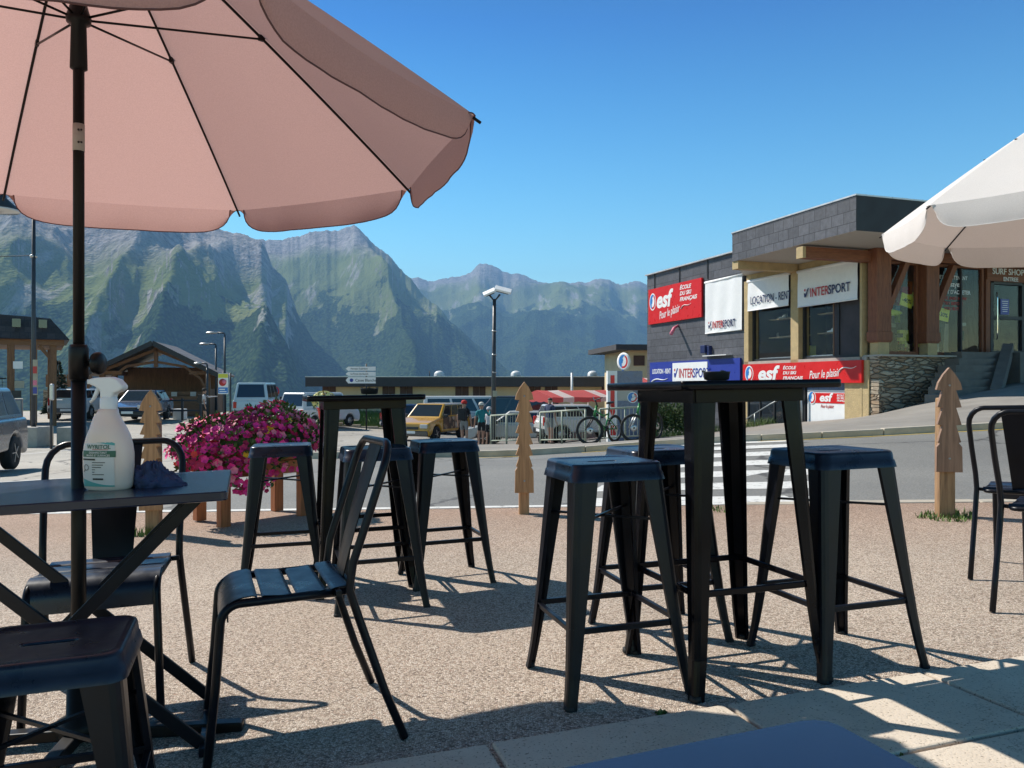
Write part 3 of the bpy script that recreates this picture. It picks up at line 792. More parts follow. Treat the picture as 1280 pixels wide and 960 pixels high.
# ------------------------------------------------------------------ folding tables
def make_folding_table(name, label, H, hx, hy, group):
    t = thing(name, label, 'table', group=group)
    mb = MB()
    out = [[(sx * 0 + x, y, H + z) for x, y in [(max(-1, min(1, X)) * 0 + X, Y) for X, Y in [(px * 1., py * 1.) for px, py in [((hx / .3) * a, (hy / .3) * b) for a, b in rsq(.3 - e, .012, 3)]]]] for sx in (0,) for e, z in ((.004, -.026), (.001, -.025), (0, -.022), (0, -.003), (.0015, 0))]
    loft(mb, out, False, True)
    mb.add(out[0], [tuple(range(len(out[0])))])
    mb.build('tabletop', MT['tabletop'], t)
    zt = H - .036
    for k in (-1, 1):
        y = k * .20
        MB().bar((-hx * .80, y, zt), (.35, y + .0, .02), .014, .034).build('leg', MT['black'], t, bevel=.002)
        MB().bar((hx * .80, y - k * .02, zt), (-.35, y - k * .02, .02), .014, .034).build('leg', MT['black'], t, bevel=.002)
    for x in (-.36, .36):
        MB().bar((x, -.25, .013), (x, .25, .013), .03, .024).build('foot_bar', MT['black'], t, bevel=.003)
    for x in (-.8, .8):
        MB().bar((x * hx, -.23, zt + .004), (x * hx, .23, zt + .004), .024, .012).build('top_rail', MT['black'], t)
    return t
TR = R(19)
tbf = make_folding_table('folding_table', 'dark folding table with crossed legs carrying a spray bottle and blue rag', .755, .44, .375, 'dark folding tables')
TC = (-1.285, 2.32)
place(tbf, on(*TC), TR, slope(*TC))
t2 = copy_tree(tbf)
c2 = Vector((.232, .515)) - Matrix.Rotation(TR, 2) @ Vector((.44, .375))
place(t2, (c2.x, c2.y, G(c2.x, c2.y) + .012), TR, slope(*c2), 'bare dark table corner at the bottom edge, nearest of all')
TTOP = G(*TC) + .755

# ------------------------------------------------------------------ parasols
def make_umbrella(name, label, cx, cy, rim, apex, Rr, phase, hubz, m_cloth, m_metal, m_pipe, detail=True, flap=.105, group='parasols on the terrace', foot=True):
    g = G(cx, cy)
    t = thing(name, label, 'parasol', (cx, cy, g), 0, group)
    rim -= g; apex -= g; hubz -= g
    n = 8
    an = [R(phase + 45 * i) for i in range(n)]
    def rib(i, s_):
        a = an[i % n]; r = Rr * s_
        return Vector((r * math.cos(a), r * math.sin(a), apex + (rim - apex) * (s_ + .10 * (s_ - 1) * s_ * -1 * -1) - .0))
    mb = MB(); edge = []
    rr = random.Random(11)
    for i in range(n):
        A, B = rib(i, 1.), rib(i + 1, 1.)
        def panel(u, v):
            p = rib(i, u) * (1 - v) + rib(i + 1, u) * v
            sag = math.sin(math.pi * v) * u
            rad = Vector((p.x, p.y, 0)).normalized() if u > .01 else Vector((0, 0, 0))
            return p - rad * (.018 * sag) - Vector((0, 0, .012 * sag))
        mb.sheet(panel, 16, 14)
        ph = rr.uniform(0, 6)
        def flp(k, v):
            c = math.sin(math.pi / 2 * (2 * v - 1))
            ln = flap * (max(0., 1 - abs(c) ** 7) ** .42)
            c2_ = c * (1 - .075 * k ** .7)
            base = panel(1., (c2_ + 1) / 2)
            d = Vector(((A + B) / 2).to_tuple()); d.z = 0; d.normalize()
            wav = (.0035 * math.sin(c * 6 + ph) + .0015 * math.sin(c * 13 + ph * 2)) * k * (1 - c ** 6) + .007 * noise.noise(Vector((c * 7, i * 3.1, ph))) * k * (1 - c ** 8) + .003 * noise.noise(Vector((c * 26, i * 2.3, ph))) * k
            sidein = abs(c) ** 6
            return base + Vector((0, 0, -ln * k)) + d * (.012 * math.sin(k * 2.2) + wav - .01 * k * sidein)
        mb.sheet(flp, 6, 26)
        e = [flp(k / 4, 0.) for k in range(5)] + [flp(1., v / 26) for v in range(1, 26)] + [flp(1 - k / 4, 1.) for k in range(5)]
        edge.append(e)
    can = mb.build('canopy', m_cloth, t)
    mb = MB()
    for e in edge: mb.tube(e, .0022, 5)
    mb.build('piping', m_pipe, can)
    for i in range(n):
        path = [rib(i, s_ / 8) - Vector((0, 0, .010)) for s_ in range(0, 9)]
        tip = path[-1] + (path[-1] - path[-2]).normalized() * .02
        rb = MB().tube(path + [tip], .0048, 6).build('rib', m_metal, t)
        q = rib(i, .48) - Vector((0, 0, .014)); a = an[i]
        s0 = Vector((.026 * math.cos(a), .026 * math.sin(a), hubz))
        MB().tube([s0, q], .0036, 6).build('strut', m_metal, t)
        mb = MB().box((0, 0, 0), (.022, .010, .020), Matrix.Translation(q + Vector((0, 0, .004))) @ Matrix.Rotation(a, 4, 'Z'))
        mb.build('rib_joint', m_metal, t)
    J = 1.02
    MB().tube([(0, 0, 1.05), (0, 0, apex + .02)], .0155, 16).build('upper_pole', m_metal, t)
    MB().tube([(0, 0, .05), (0, 0, 1.16)], .0205, 16).build('pole', m_metal, t)
    MB().lathe([(.0205, 1.075), (.0275, 1.077), (.0275, 1.17), (.024, 1.18), (.017, 1.182)], 18).build('sleeve', m_metal, t)
    kb = MB(); M = Matrix.Translation((.028, 0, 1.125)) @ Matrix.Rotation(R(90), 4, 'Y')
    kb.lathe([(.009, 0), (.009, .016), (.030, .018), (.034, .024), (.034, .036), (.028, .042), (.001, .044)], 18, M); kb.build('knob', m_metal, t)
    mb = MB().lathe([(.0165, hubz - .155), (.024, hubz - .15), (.021, hubz - .02), (.033, hubz - .015), (.035, hubz), (.028, hubz + .02), (.02, hubz + .05), (.016, hubz + .06)], 18)
    mb.build('runner', m_metal, t)
    b = MB().tube([(0, 0, hubz - .395), (0, 0, hubz - .315)], .0162, 16); b.mat(1)
    for k in range(4):
        for zz in (.335, .372): b.ball((.0155 * math.cos(R(-60 + 50 * k)), .0155 * math.sin(R(-100 + 40 * k)), hubz - zz), .0034, 6)
    b.build('pole_band', [MT['soffit'], MT['dark']], t)
    MB().lathe([(.012, apex + .0), (.03, apex + .01), (.022, apex + .04), (.008, apex + .06), (.001, apex + .065)], 14).build('finial', m_metal, t)
    if foot:
        for k in range(4):
            a = R(8 + 90 * k)
            MB().bar((.03 * math.cos(a), .03 * math.sin(a), .03), (.47 * math.cos(a), .47 * math.sin(a), .022), .042, .034).build('base_arm', m_metal, t, bevel=.004)
        MB().lathe([(.055, .02), (.06, .03), (.06, .07), (.034, .085), (.030, .26), (.024, .262)], 18).build('base_socket', m_metal, t)
    return t
MT['pink'] = cloth('salmon_parasol_cloth', (.55, .33, .295), .40, (.66, .415, .375), wrinkle=.45)
MT['whitecloth'] = cloth('off_white_parasol_cloth', (.74, .70, .67), .16, (.62, .52, .48))
MT['pinkpipe'] = plain('dark_red_piping', (.10, .035, .03), .7)
MT['greypipe'] = plain('grey_piping', (.75, .72, .7), .7)
MT['poledark'] = plain('dark_parasol_metal', (.009, .008, .008), .4, var=.2, spec=.2)
make_umbrella('parasol', 'salmon pink parasol with dark ribs over the table with the spray bottle', TC[0], TC[1] + .005, EYE + .775, EYE + 1.56, 1.18, -3, EYE + 1.085, MT['pink'], MT['poledark'], MT['pinkpipe'])
make_umbrella('parasol', 'off white parasol hanging over the right edge in front of the surf shop', 3.62, 4.88, EYE + 1.05, EYE + 1.85, 1.2, 13, EYE + 1.38, MT['whitecloth'], MT['poledark'], MT['greypipe'], flap=.15)

# ------------------------------------------------------------------ spray bottle and rag
BX, BY = -1.165, 2.265
bz = TTOP + .001 + .03 * (BX - TC[0]) - .016 * (BY - TC[1])
sb = thing('spray_bottle', 'white disinfectant spray bottle with green label on the folding table', 'spray bottle', (BX, BY, bz), R(-6))
bp = [(.058, 0), (.066, .006), (.069, .02), (.0715, .07), (.0715, .105), (.068, .13), (.060, .155), (.050, .175), (.040, .192), (.031, .207), (.026, .22), (.0235, .232)]
MT['bottle'] = plain('pink_lit_polyethylene', (.80, .63, .54), .35, var=.03)  # white bottle tinted with the parasol's pink light
p_ = MT['bottle'].node_tree.nodes['Principled BSDF']; p_.inputs['Subsurface Weight'].default_value = .25; p_.inputs['Subsurface Radius'].default_value = (.02, .015, .012); p_.inputs['Subsurface Scale'].default_value = .5
mb = MB(); n = 32
loops = []
for r, z in bp:
    k = max(0, (z - .13) / .10); dy = .60 + .40 * min(1, k)
    notch = -.010 * math.exp(-((z - .205) / .018) ** 2)
    loops.append([(r * math.copysign(abs(math.cos(2 * math.pi * j / n)) ** .85, math.cos(2 * math.pi * j / n)) + (notch if math.cos(2 * math.pi * j / n) < -.3 else 0), r * dy * math.copysign(abs(math.sin(2 * math.pi * j / n)) ** .8, math.sin(2 * math.pi * j / n)), z) for j in range(n)])
loft(mb, loops, True, True); mb.add(loops[0], [tuple(range(n))])
body = mb.build('bottle_body', MT['bottle'], sb)
MB().lathe([(.0225, .228), (.0235, .232), (.0235, .262), (.020, .266)], 24).build('collar', MT['white'], sb)
# trigger head, nozzle towards -x
prof = [(-.052, .302), (-.052, .318), (-.030, .322), (.012, .324), (.034, .317), (.050, .300), (.052, .290), (.040, .282), (.022, .276), (.018, .262), (-.018, .262), (-.018, .284), (-.034, .296)]
mb = MB().prism(prof, -.017, .017, Matrix.Rotation(R(90), 4, 'X'))
mb.build('trigger_head', MT['white'], sb, bevel=.006, seg=3)
mb = MB().tube([(-.030, 0, .300), (-.036, 0, .280), (-.045, 0, .262), (-.056, 0, .250)], [.006, .0065, .0055, .004], 8); mb.build('trigger', MT['white'], sb)
MB().box((-.057, 0, .310), (.010, .016, .014)).build('nozzle', MT['white'], sb, bevel=.002)
lab = MB()
def bsurf(x, z, e):
    r = float(np.interp(z, [b for a, b in bp], [a for a, b in bp])); c = max(-.97, min(.97, x / r))
    return (x, -(r * .60 * max(0, 1 - abs(c) ** (2 / .85)) ** .4) - e, z)
def lsheet(x0, x1, z0f, z1f, e, i):
    lab.mat(i); lab.sheet(lambda u, v: bsurf(x0 + (x1 - x0) * u, z0f(u) + (z1f(u) - z0f(u)) * v, e), 14, 4)
k_ = lambda c: (lambda u: c)
MT['labelw'] = plain('label_white', (.66, .62, .58), .45, var=.02)
MT['labelg'] = plain('label_green', (.03, .12, .07), .45, var=.03)
MT['labelt'] = plain('label_teal', (.10, .36, .33), .45, var=.03)
lsheet(-.052, .042, k_(.014), k_(.135), .0012, 0)
lsheet(-.056, .046, k_(.096), k_(.114), .0022, 1)
lsheet(-.034, .042, lambda u: .141 - .012 * u, lambda u: .153 - .014 * u ** 2 - .004 * u, .0016, 2)
lsheet(-.054, .042, k_(.012), lambda u: .034 - .018 * math.sin(u * 1.6), .0022, 2)
def ltext(body_, size, x, z, i, e=.003, fat=.0):
    o_ = len(lab.v); lab.mat(i)
    lab.text(body_, size, frame((x, 0, z), (1, 0, 0), (0, 0, 1)), 0., 'CENTER', fat=fat)
    for j in range(o_, len(lab.v)):
        X, Y, Z = lab.v[j]; lab.v[j] = bsurf(X, Z, e)
ltext('WYRITOL', .0165, -.004, .1195, 1, fat=.02)
lsheet(-.022, .026, k_(.1162), k_(.1178), .0024, 4)
ltext('DESINFECTANT', .0078, -.004, .1060, 0, .0034, .02); ltext('MAINS ET SURFACES', .0078, -.004, .0982, 0, .0034, .02)
lsheet(-.056, -.012, k_(.0865), k_(.0915), .0024, 3)
for q_, w_ in enumerate((.040, .034, .028, .010, .008, .036)): lsheet(-.022, -.022 + w_, k_(.0795 - .0068 * q_), k_(.0815 - .0068 * q_), .0024, 3)
lsheet(-.020, .012, k_(.031), k_(.036), .0024, 3)
o_ = len(lab.v); lab.mat(3); lab.tube(arc((-.042, 0, .066), .008, 0, 360, 20)[:-1], .0008, 4, closed=True); lab.tube([(-.047, 0, .060), (-.052, 0, .052)], .001, 4)
for j in range(o_, len(lab.v)): X, Y, Z = lab.v[j]; lab.v[j] = bsurf(X, Z, .0024)
lab.build('label', [MT['labelw'], MT['labelg'], MT['labelt'], MT['ink'], MT['inkred']], body)

MT['rag'] = plain('navy_cotton', (.035, .05, .115), .9, var=.35, scale=25, bmp=.5, bscale=300, bdist=.001)
mb = MB()
def rag(u, v):
    a = 2 * math.pi * u; ph = v * math.pi / 2
    d = Vector((math.cos(a) * math.cos(ph), math.sin(a) * math.cos(ph), math.sin(ph)))
    f = .78 + .35 * ridged(d * 1.7 + Vector((3, 1, 0)), 3) * .55 + .08 * noise.noise(d * 5) + .10 * math.sin(9 * a + 7 * noise.noise(d * 1.6 + Vector((5, 0, 0)))) * math.cos(ph) ** .5
    x, y, z = d.x * .064 * f, d.y * .05 * f, max(0, d.z * .074 * f + .008 * noise.noise(d * 9))
    x += .03 * max(0, d.x) ** 2 * (1 - d.z)
    return (x, y, z * (1 - .35 * max(0, d.x)))
mb.sheet(rag, 80, 40)
tag(mb.build('rag', MT['rag'], loc=(-1.058, 2.31, TTOP + .006)), 'crumpled dark blue rag beside the spray bottle', 'rag')

# ------------------------------------------------------------------ wooden fir-tree bollards
def bollard(name, label, x, y, H, board, wid, teeth, head, rot, mw, mp_, pr):
    t = thing(name, label, 'bollard', (x, y, G(x, y) - .004), rot, 'fir tree bollards along the road')
    half = []; z1 = H; hw = wid / 2
    half += [(0, z1), (hw * .45, z1 - head * .3), (hw * .85, z1 - head * .68), (hw, z1 - head)]
    zb = H - board; body_ = .22
    th = (board - head - body_) / teeth; z = z1 - head
    for k in range(teeth):
        half += [(hw * .52, z - .004), (hw * (.94), z - th)]; z -= th
    half[-1] = (hw * .9, z)
    half += [(hw * .72, z - .004), (hw * .98, z - .035), (hw * 1.02, zb)]
    out = half + [(-a, b) for a, b in half[::-1][:-1]]
    mb = MB().prism(out, -.022, .022, frame((0, -pr - .023, 0), (1, 0, 0), (0, 0, 1)))
    mb.build('tree_board', mw, t, bevel=.003)
    sq = [(math.cos(R(45 + 90 * k)), math.sin(R(45 + 90 * k))) for k in range(4)]
    mb = MB().tube([(0, 0, -.1), (0, 0, H * .45), (0, 0, H - head - .06)], [pr * 1.3, pr * 1.28, pr * 1.2], 4, sq=True)
    mb.build('post', mp_, t, bevel=.012, seg=3)
    for zz in (H - head * .8, zb + .1):
        MB().lathe([(.008, 0), (.008, .004), (.001, .005)], 8, frame((0, -pr - .045, zz), (1, 0, 0), (0, 0, 1))).build('bolt', MT['galv'], t)
bollard('tree_bollard', 'fir tree shaped wooden bollard at the road edge between the two bar tables', .10, 6.60, 1.115, .925, .155, 6, .15, R(2), MT['larch'], MT['larch'], .047)
bollard('tree_bollard', 'fir tree shaped bollard on a brown post in front of the surf shop stairs', 3.235, 5.86, 1.115, .77, .175, 3, .165, R(-12), MT['larchold'], MT['postwood'], .062)
bollard('tree_bollard', 'fir tree shaped wooden bollard behind the spray bottle', -2.80, 6.13, 1.13, .93, .165, 6, .16, R(10), MT['larch'], MT['postwood'], .058)

# grass tufts at the foot of the posts and in the slab joints
def tuft(mb, x, y, n, rad, h, rr, z0=None):
    for _ in range(n):
        a = rr.uniform(0, 6.28); r = rad * math.sqrt(rr.random())
        px, py = x + r * math.cos(a), y + r * math.sin(a); z = (G(px, py) if z0 is None else z0) - .004
        l = h * rr.uniform(.4, 1.1); b = rr.uniform(0, 6.28); lean = rr.uniform(.1, .7) * l
        w_ = .004 + .002 * rr.random()
        dx, dy = math.cos(b + 1.57) * w_, math.sin(b + 1.57) * w_
        mx, my = px + math.cos(b) * lean * .4, py + math.sin(b) * lean * .4; tx, ty = px + math.cos(b) * lean, py + math.sin(b) * lean
        mb.add([(px - dx, py - dy, z), (px + dx, py + dy, z), (mx + dx * .8, my + dy * .8, z + l * .6), (mx - dx * .8, my - dy * .8, z + l * .6), (tx, ty, z + l)], [(0, 1, 2, 3), (3, 2, 4)])
MT['grassblade'] = plain('grass_blade', (.09, .15, .025), .6, var=.4, scale=30)
mb = MB(); rr = random.Random(5)
tuft(mb, 3.20, 5.78, 220, .20, .05, rr); tuft(mb, 3.33, 5.84, 60, .1, .07, rr); tuft(mb, -2.85, 6.05, 60, .08, .08, rr); tuft(mb, 1.75, 6.45, 60, .13, .05, rr)
for (x, y) in ((1.03, 2.10), (1.07, 2.13), (1.16, 2.15), (1.22, 2.17), (.52, 2.36), (.46, 2.40), (1.28, 2.19), (.98, 2.07)): tuft(mb, x, y, 22, .02, .012, rr, G(x, y) + .006)
tag(mb.build('grass_tufts', MT['grassblade']), 'small green grass tufts at posts and slab joints', 'grass', kind='stuff')

# ------------------------------------------------------------------ flower planter
PX, PY, PR = -2.255, 6.80, R(45)
pl = thing('flower_planter', 'orange stained wooden planter box on four legs by the road', 'planter', (PX, PY, G(PX, PY)), PR)
hx, hy = .40, .27
for sx in (-1, 1):
    for sy in (-1, 1): MB().box((sx * (hx - .04), sy * (hy - .04), .30), (.085, .085, .60)).build('leg', MT['orange'], pl, bevel=.004)
for sy in (-1, 1):
    for k in range(2): MB().box((0, sy * hy, .455 + .115 * k), (2 * hx, .028, .11)).build('side_board', MT['orange'], pl, bevel=.003)
for sx in (-1, 1):
    for k in range(2): MB().box((sx * hx, 0, .455 + .115 * k), (.028, 2 * hy - .03, .11)).build('end_board', MT['orange'], pl, bevel=.003)
MB().box((0, 0, .42), (2 * hx - .03, 2 * hy - .03, .02)).build('bottom_board', MT['orange'], pl)
MT['soil'] = plain('potting_soil', (.03, .02, .014), .95)
MB().box((0, 0, .60), (2 * hx - .04, 2 * hy - .04, .03)).build('soil', MT['soil'], pl)
MT['leaf'] = plain('petunia_leaf', (.055, .11, .02), .5, var=.4, scale=40)
MT['magenta'] = plain('magenta_petals', (.76, .025, .25), .6, var=.3, scale=40)
MT['wine'] = plain('wine_petals', (.40, .008, .085), .6, var=.3, scale=40)
MT['rosy'] = plain('pink_petals', (.68, .18, .27), .6, var=.25, scale=40)
MT['scarlet'] = plain('scarlet_petals', (.66, .04, .035), .6, var=.2, scale=40)
MT['goldfl'] = plain('yellow_petals', (.72, .42, .015), .6, var=.2, scale=40)
fb = thing('flowering_plant', 'mound of magenta and pink petunias with yellow flowers spilling from the planter', 'flowers', (PX, PY, G(PX, PY) + .60), PR)
def bloom(mb, p, nrm, r, rr, n=5, cup=.35):
    nrm = Vector(nrm).normalized(); q = Vector((0, 0, 1)).rotation_difference(nrm).to_matrix()
    a0 = rr.uniform(0, 6.28); k = n * 3; ring = []
    for j in range(k):
        a = a0 + 2 * math.pi * j / k
        rad = r * (1 if j % 3 == 1 else .93 if j % 3 == 2 else .78); ring.append(p + q @ Vector((rad * math.cos(a), rad * math.sin(a), cup * r * (1 + .25 * math.sin(j * 2.1)))))
    mid = [p + q @ Vector((.35 * r * math.cos(a0 + 2 * math.pi * j / k), .35 * r * math.sin(a0 + 2 * math.pi * j / k), .12 * r)) for j in range(k)]
    mb.add(ring + mid + [p], [(j, (j + 1) % k, k + (j + 1) % k, k + j) for j in range(k)] + [(k + j, k + (j + 1) % k, 2 * k) for j in range(k)], True)
def leafy(mb, p, d, l, w_, rr):
    d = Vector(d).normalized(); s_ = d.cross(Vector((rr.uniform(-1, 1), rr.uniform(-1, 1), rr.uniform(-1, 1)))).normalized(); u = d.cross(s_)
    mb.add([p, p + d * l * .5 + s_ * w_ + u * .1 * l, p + d * l - u * .15 * l, p + d * l * .5 - s_ * w_ + u * .1 * l], [(0, 1, 2), (0, 2, 3)], False)
def mound(rr):
    """a point on the flower mound with its outward direction"""
    while True:
        a = rr.uniform(0, 2 * math.pi); c, s_ = math.cos(a), math.sin(a)
        ph = rr.uniform(-1.0, 1.5)
        if ph < 0 and s_ > .35 and c > -.5: continue
        k = 1 + .18 * noise.noise(Vector((c * 2, s_ * 2, ph * 2)))
        fl2 = math.cos(max(0, ph)) ** .8
        x = .62 * c * fl2 * k; y = .47 * s_ * fl2 * k; z = (.295 + .05 * c) * math.sin(max(0, ph)) ** .65 * k + .02 + .05 * noise.noise(Vector((c * 4, s_ * 4, ph * 3)))
        if ph < 0:
            drop = ph * .46 * (.9 + .5 * noise.noise(Vector((c * 3, 4, s_ * 3)))) * (1 if c < .45 else .35)
            trail = math.exp(-((c + .42) / .25) ** 2) * (1 if s_ < 0 else 0); z += .05 + drop * (.5 + .5 * trail); x *= 1 + .02 * ph; y *= 1.08
        if c > .12 and z < -.01 and rr.random() < .93: continue
        j = rr.uniform(.82, 1.03)
        return Vector((x * j, y * j, z * (j if z > 0 else 1))), Vector((c * .8, s_ - .25, math.sin(ph) + .45 + rr.uniform(-.3, .3))), c
rr = random.Random(21)
fl = {k: MB() for k in ('leaf', 'magenta', 'wine', 'rosy', 'scarlet', 'goldfl')}
fl['leaf'].ball((0, 0, .06), (.50, .38, .24), 16)
for _ in range(3000):
    p, d, c = mound(rr); leafy(fl['leaf'], p * rr.uniform(.92, 1.03), d + Vector((rr.uniform(-1, 1), rr.uniform(-1, 1), rr.uniform(-.6, .8))), rr.uniform(.035, .07), rr.uniform(.010, .019), rr)
for _ in range(2300):
    p, d, c = mound(rr)
    k = rr.random()
    if c > .55: key = 'rosy' if k < .62 else 'magenta' if k < .8 else 'scarlet' if k < .84 else None
    elif c < -.8: key = 'magenta' if k < .5 else 'scarlet' if k < .62 else 'wine' if k < .8 else None
    else: key = 'magenta' if k < .52 else 'wine' if k < .78 else 'rosy' if k < .87 else 'goldfl' if k < .905 else None
    if key: bloom(fl[key], p, d, rr.uniform(.022, .038) * (.9 if key == 'goldfl' else 1), rr)
for k, nm in (('leaf', 'foliage'), ('magenta', 'magenta_blossoms'), ('wine', 'dark_red_blossoms'), ('rosy', 'pink_blossoms'), ('scarlet', 'scarlet_blossoms'), ('goldfl', 'yellow_blossoms')):
    fl[k].build(nm, MT[k], fb)
# ------------------------------------------------------------------ slate, stone
def slate_mat(name, swap, w_=.5, h_=.29):
    m, nt, p = new_mat(name)
    tc = node(nt, 'ShaderNodeTexCoord'); sp = node(nt, 'ShaderNodeSeparateXYZ'); L(nt, tc.outputs['Object'], sp.inputs[0])
    cb = node(nt, 'ShaderNodeCombineXYZ')
    L(nt, sp.outputs['Y' if swap == 'y' else 'X'], cb.inputs[0]); L(nt, sp.outputs['Z'], cb.inputs[1])
    br = node(nt, 'ShaderNodeTexBrick'); L(nt, cb.outputs[0], br.inputs['Vector'])
    br.inputs['Scale'].default_value = 1.; br.inputs['Brick Width'].default_value = w_; br.inputs['Row Height'].default_value = h_
    br.inputs['Mortar Size'].default_value = .009; br.inputs['Mortar Smooth'].default_value = .1; br.inputs['Bias'].default_value = -.1
    br.inputs['Color1'].default_value = c4((.07, .07, .08)); br.inputs['Color2'].default_value = c4((.105, .105, .12)); br.inputs['Mortar'].default_value = c4((.022, .022, .026))
    n = node(nt, 'ShaderNodeTexNoise', Scale=7., Detail=6., Roughness=.65); L(nt, tc.outputs['Object'], n.inputs['Vector'])
    L(nt, mixc(nt, 1., br.outputs['Color'], ramp(nt, n.outputs['Fac'], [(.3, (.7, .7, .7)), (.7, (1.2, 1.2, 1.2))]), 'MULTIPLY'), p.inputs['Base Color'])
    p.inputs['Roughness'].default_value = .55
    L(nt, bump(nt, br.outputs['Fac'], -.8, .012, bump(nt, n.outputs['Fac'], .3, .01)), p.inputs['Normal'])
    return m
def stone_mat():
    m, nt, p = new_mat('dry_stone')
    v = coords(nt, (.8, .8, 3.0))
    d = node(nt, 'ShaderNodeTexNoise', Scale=1.6, Detail=2.); L(nt, v, d.inputs['Vector'])
    ad = node(nt, 'ShaderNodeVectorMath', operation='MULTIPLY_ADD'); L(nt, d.outputs['Color'], ad.inputs[0]); ad.inputs[1].default_value = (.35, .35, .35); L(nt, v, ad.inputs[2])
    vo = node(nt, 'ShaderNodeTexVoronoi', Scale=3.4); e = node(nt, 'ShaderNodeTexVoronoi', Scale=3.4, feature='DISTANCE_TO_EDGE')
    L(nt, ad.outputs[0], vo.inputs['Vector']); L(nt, ad.outputs[0], e.inputs['Vector'])
    sx = node(nt, 'ShaderNodeSeparateColor'); L(nt, vo.outputs['Color'], sx.inputs[0])
    c = ramp(nt, sx.outputs['Red'], [(0, (.24, .17, .11)), (.4, (.36, .29, .21)), (.7, (.44, .38, .30)), (1, (.32, .20, .11))])
    n = node(nt, 'ShaderNodeTexNoise', Scale=12., Detail=6.); L(nt, v, n.inputs['Vector'])
    c = mixc(nt, 1., c, ramp(nt, n.outputs['Fac'], [(.3, (.7, .7, .7)), (.7, (1.15, 1.15, 1.15))]), 'MULTIPLY')
    L(nt, mixc(nt, ramp(nt, e.outputs['Distance'], [(.012, (0, 0, 0)), (.05, (1, 1, 1))]), (.09, .07, .05), c), p.inputs['Base Color'])
    p.inputs['Roughness'].default_value = .9
    hh = ramp(nt, e.outputs['Distance'], [(0., (0, 0, 0)), (.14, (1, 1, 1))])
    L(nt, bump(nt, hh, 1., .05, bump(nt, n.outputs['Fac'], .5, .02)), p.inputs['Normal'])
    return m
MT['slatey'] = slate_mat('slate_cladding', 'y', .95, .285); MT['slatefy'] = slate_mat('slate_fascia_side', 'y', .42, .29); MT['slatefx'] = slate_mat('slate_fascia_front', 'x', .42, .29)
MT['stone'] = stone_mat(); MT['shadedfascia'] = plain('shaded_fascia_front', (.018, .018, .022), .6, var=.2, scale=3); MT['darkconcrete'] = plain('dark_stair_concrete', (.15, .14, .13), .9, var=.2, scale=4, bmp=.4, bscale=50)  # shade on the front fascia put into its near-black colour
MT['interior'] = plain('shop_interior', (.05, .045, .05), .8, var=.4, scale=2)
MT['displayback'] = wood('display_back_boards', (.10, .05, .03), (.24, .13, .075))
MT['orangejacket'] = plain('orange_cloth', (.6, .16, .03), .8)
MT['flash'] = plain('zinc_flashing', (.6, .6, .6), .35, .3)
MT['skyblue'] = plain('grey_blue_panel', (.12, .15, .24), .3)
MT['shelfwood'] = plain('shelf_board', (.32, .24, .14), .6)

# ------------------------------------------------------------------ ski shop on the right; local x along the front, y along the side wall
e_, w_v = Vector((.948, .319, 0)), Vector((-.319, .948, 0))
RB = math.atan2(.319, .948); P0 = (8.34, 19., 0.)
sh = thing('ski_shop', 'slate clad ski shop with deep flat roof, shop windows and stone base on the right', 'shop building', P0, RB)
WX, FY = 2.2, 1.95
# side walls
mb = MB().box(((WX + 12) / 2, (7.67 + 14.57) / 2, 2.), (12 - WX, 14.57 - 7.67, 7.2)); mb.build('slate_wall', MT['slatey'], sh)
mb = MB().box((WX + 4, 11.12, 5.625), (8.2, 6.95, .05)); mb.build('roof_flashing', MT['flash'], sh)
for y in (13.9, 11.9, 9.9): MB().box((WX - .014, y, 5.25), (.03, .05, .72)).build('roof_bracket', MT['dark'], sh)
plan = [(0, 0), (11.5, 0), (11.5, 7.65), (2.2, 7.65), (0, 5.13)]
mb = MB(); n = len(plan)
vs = [(x, y, 4.71) for x, y in plan] + [(x, y, 5.56) for x, y in plan]
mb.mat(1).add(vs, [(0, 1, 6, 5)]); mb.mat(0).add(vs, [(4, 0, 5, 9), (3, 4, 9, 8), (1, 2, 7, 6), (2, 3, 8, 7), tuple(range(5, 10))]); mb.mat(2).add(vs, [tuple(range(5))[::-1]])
rf = mb.build('roof', [MT['slatefy'], MT['shadedfascia'], MT['soffit']], sh)
ins = [(-.02, -.02), (11.6, -.02), (11.6, 7.7), (2.2, 7.7), (-.02, 5.15)]
MB().prism(ins, 5.562, 5.60).build('roof_edge', MT['flash'], rf)
# window wall along the side
for y0, y1, nm in ((FY + .25, 2.28, 'pillar'), (4.86, 5.22, 'pillar'), (7.42, 7.665, 'pillar')):
    MB().box((WX + .2, (y0 + y1) / 2, 1.9), (.4, y1 - y0, 5.2)).build(nm, MT['stucco'], sh)
MB().box((WX + .21, (2.0 + 7.64) / 2, 4.595), (.36, 5.5, .226)).build('lintel', MT['stucco'], sh)
for y in (5.03,): MB().box((WX / 2 + .02, y, 4.59), (WX - .03, .3, .235)).build('cantilever_beam', MT['stucco'], sh)
MB().box((1.55, 2.06, 4.50), (2.9, .26, .30)).build('timber_beam', MT['brownx'], sh)
MB().box((.05, 2.06, 4.50), (.10, .262, .302)).build('lit_beam_end', MT['stucco'], sh)  # sunlit end of the timber beam painted in as a pale block
MB().box((WX + .19, 4.85, 1.70), (.38, 5.6, .10)).build('sill', MT['concrete'], sh)
MB().box((WX + .22, 6.2, .55), (.36, 2.38, 2.2)).build('basement_wall', MT['stucco'], sh)
MB().box((WX + .22, 2.42, .65), (.42, .92, 2.0)).build('corner_pier', MT['stucco'], sh)
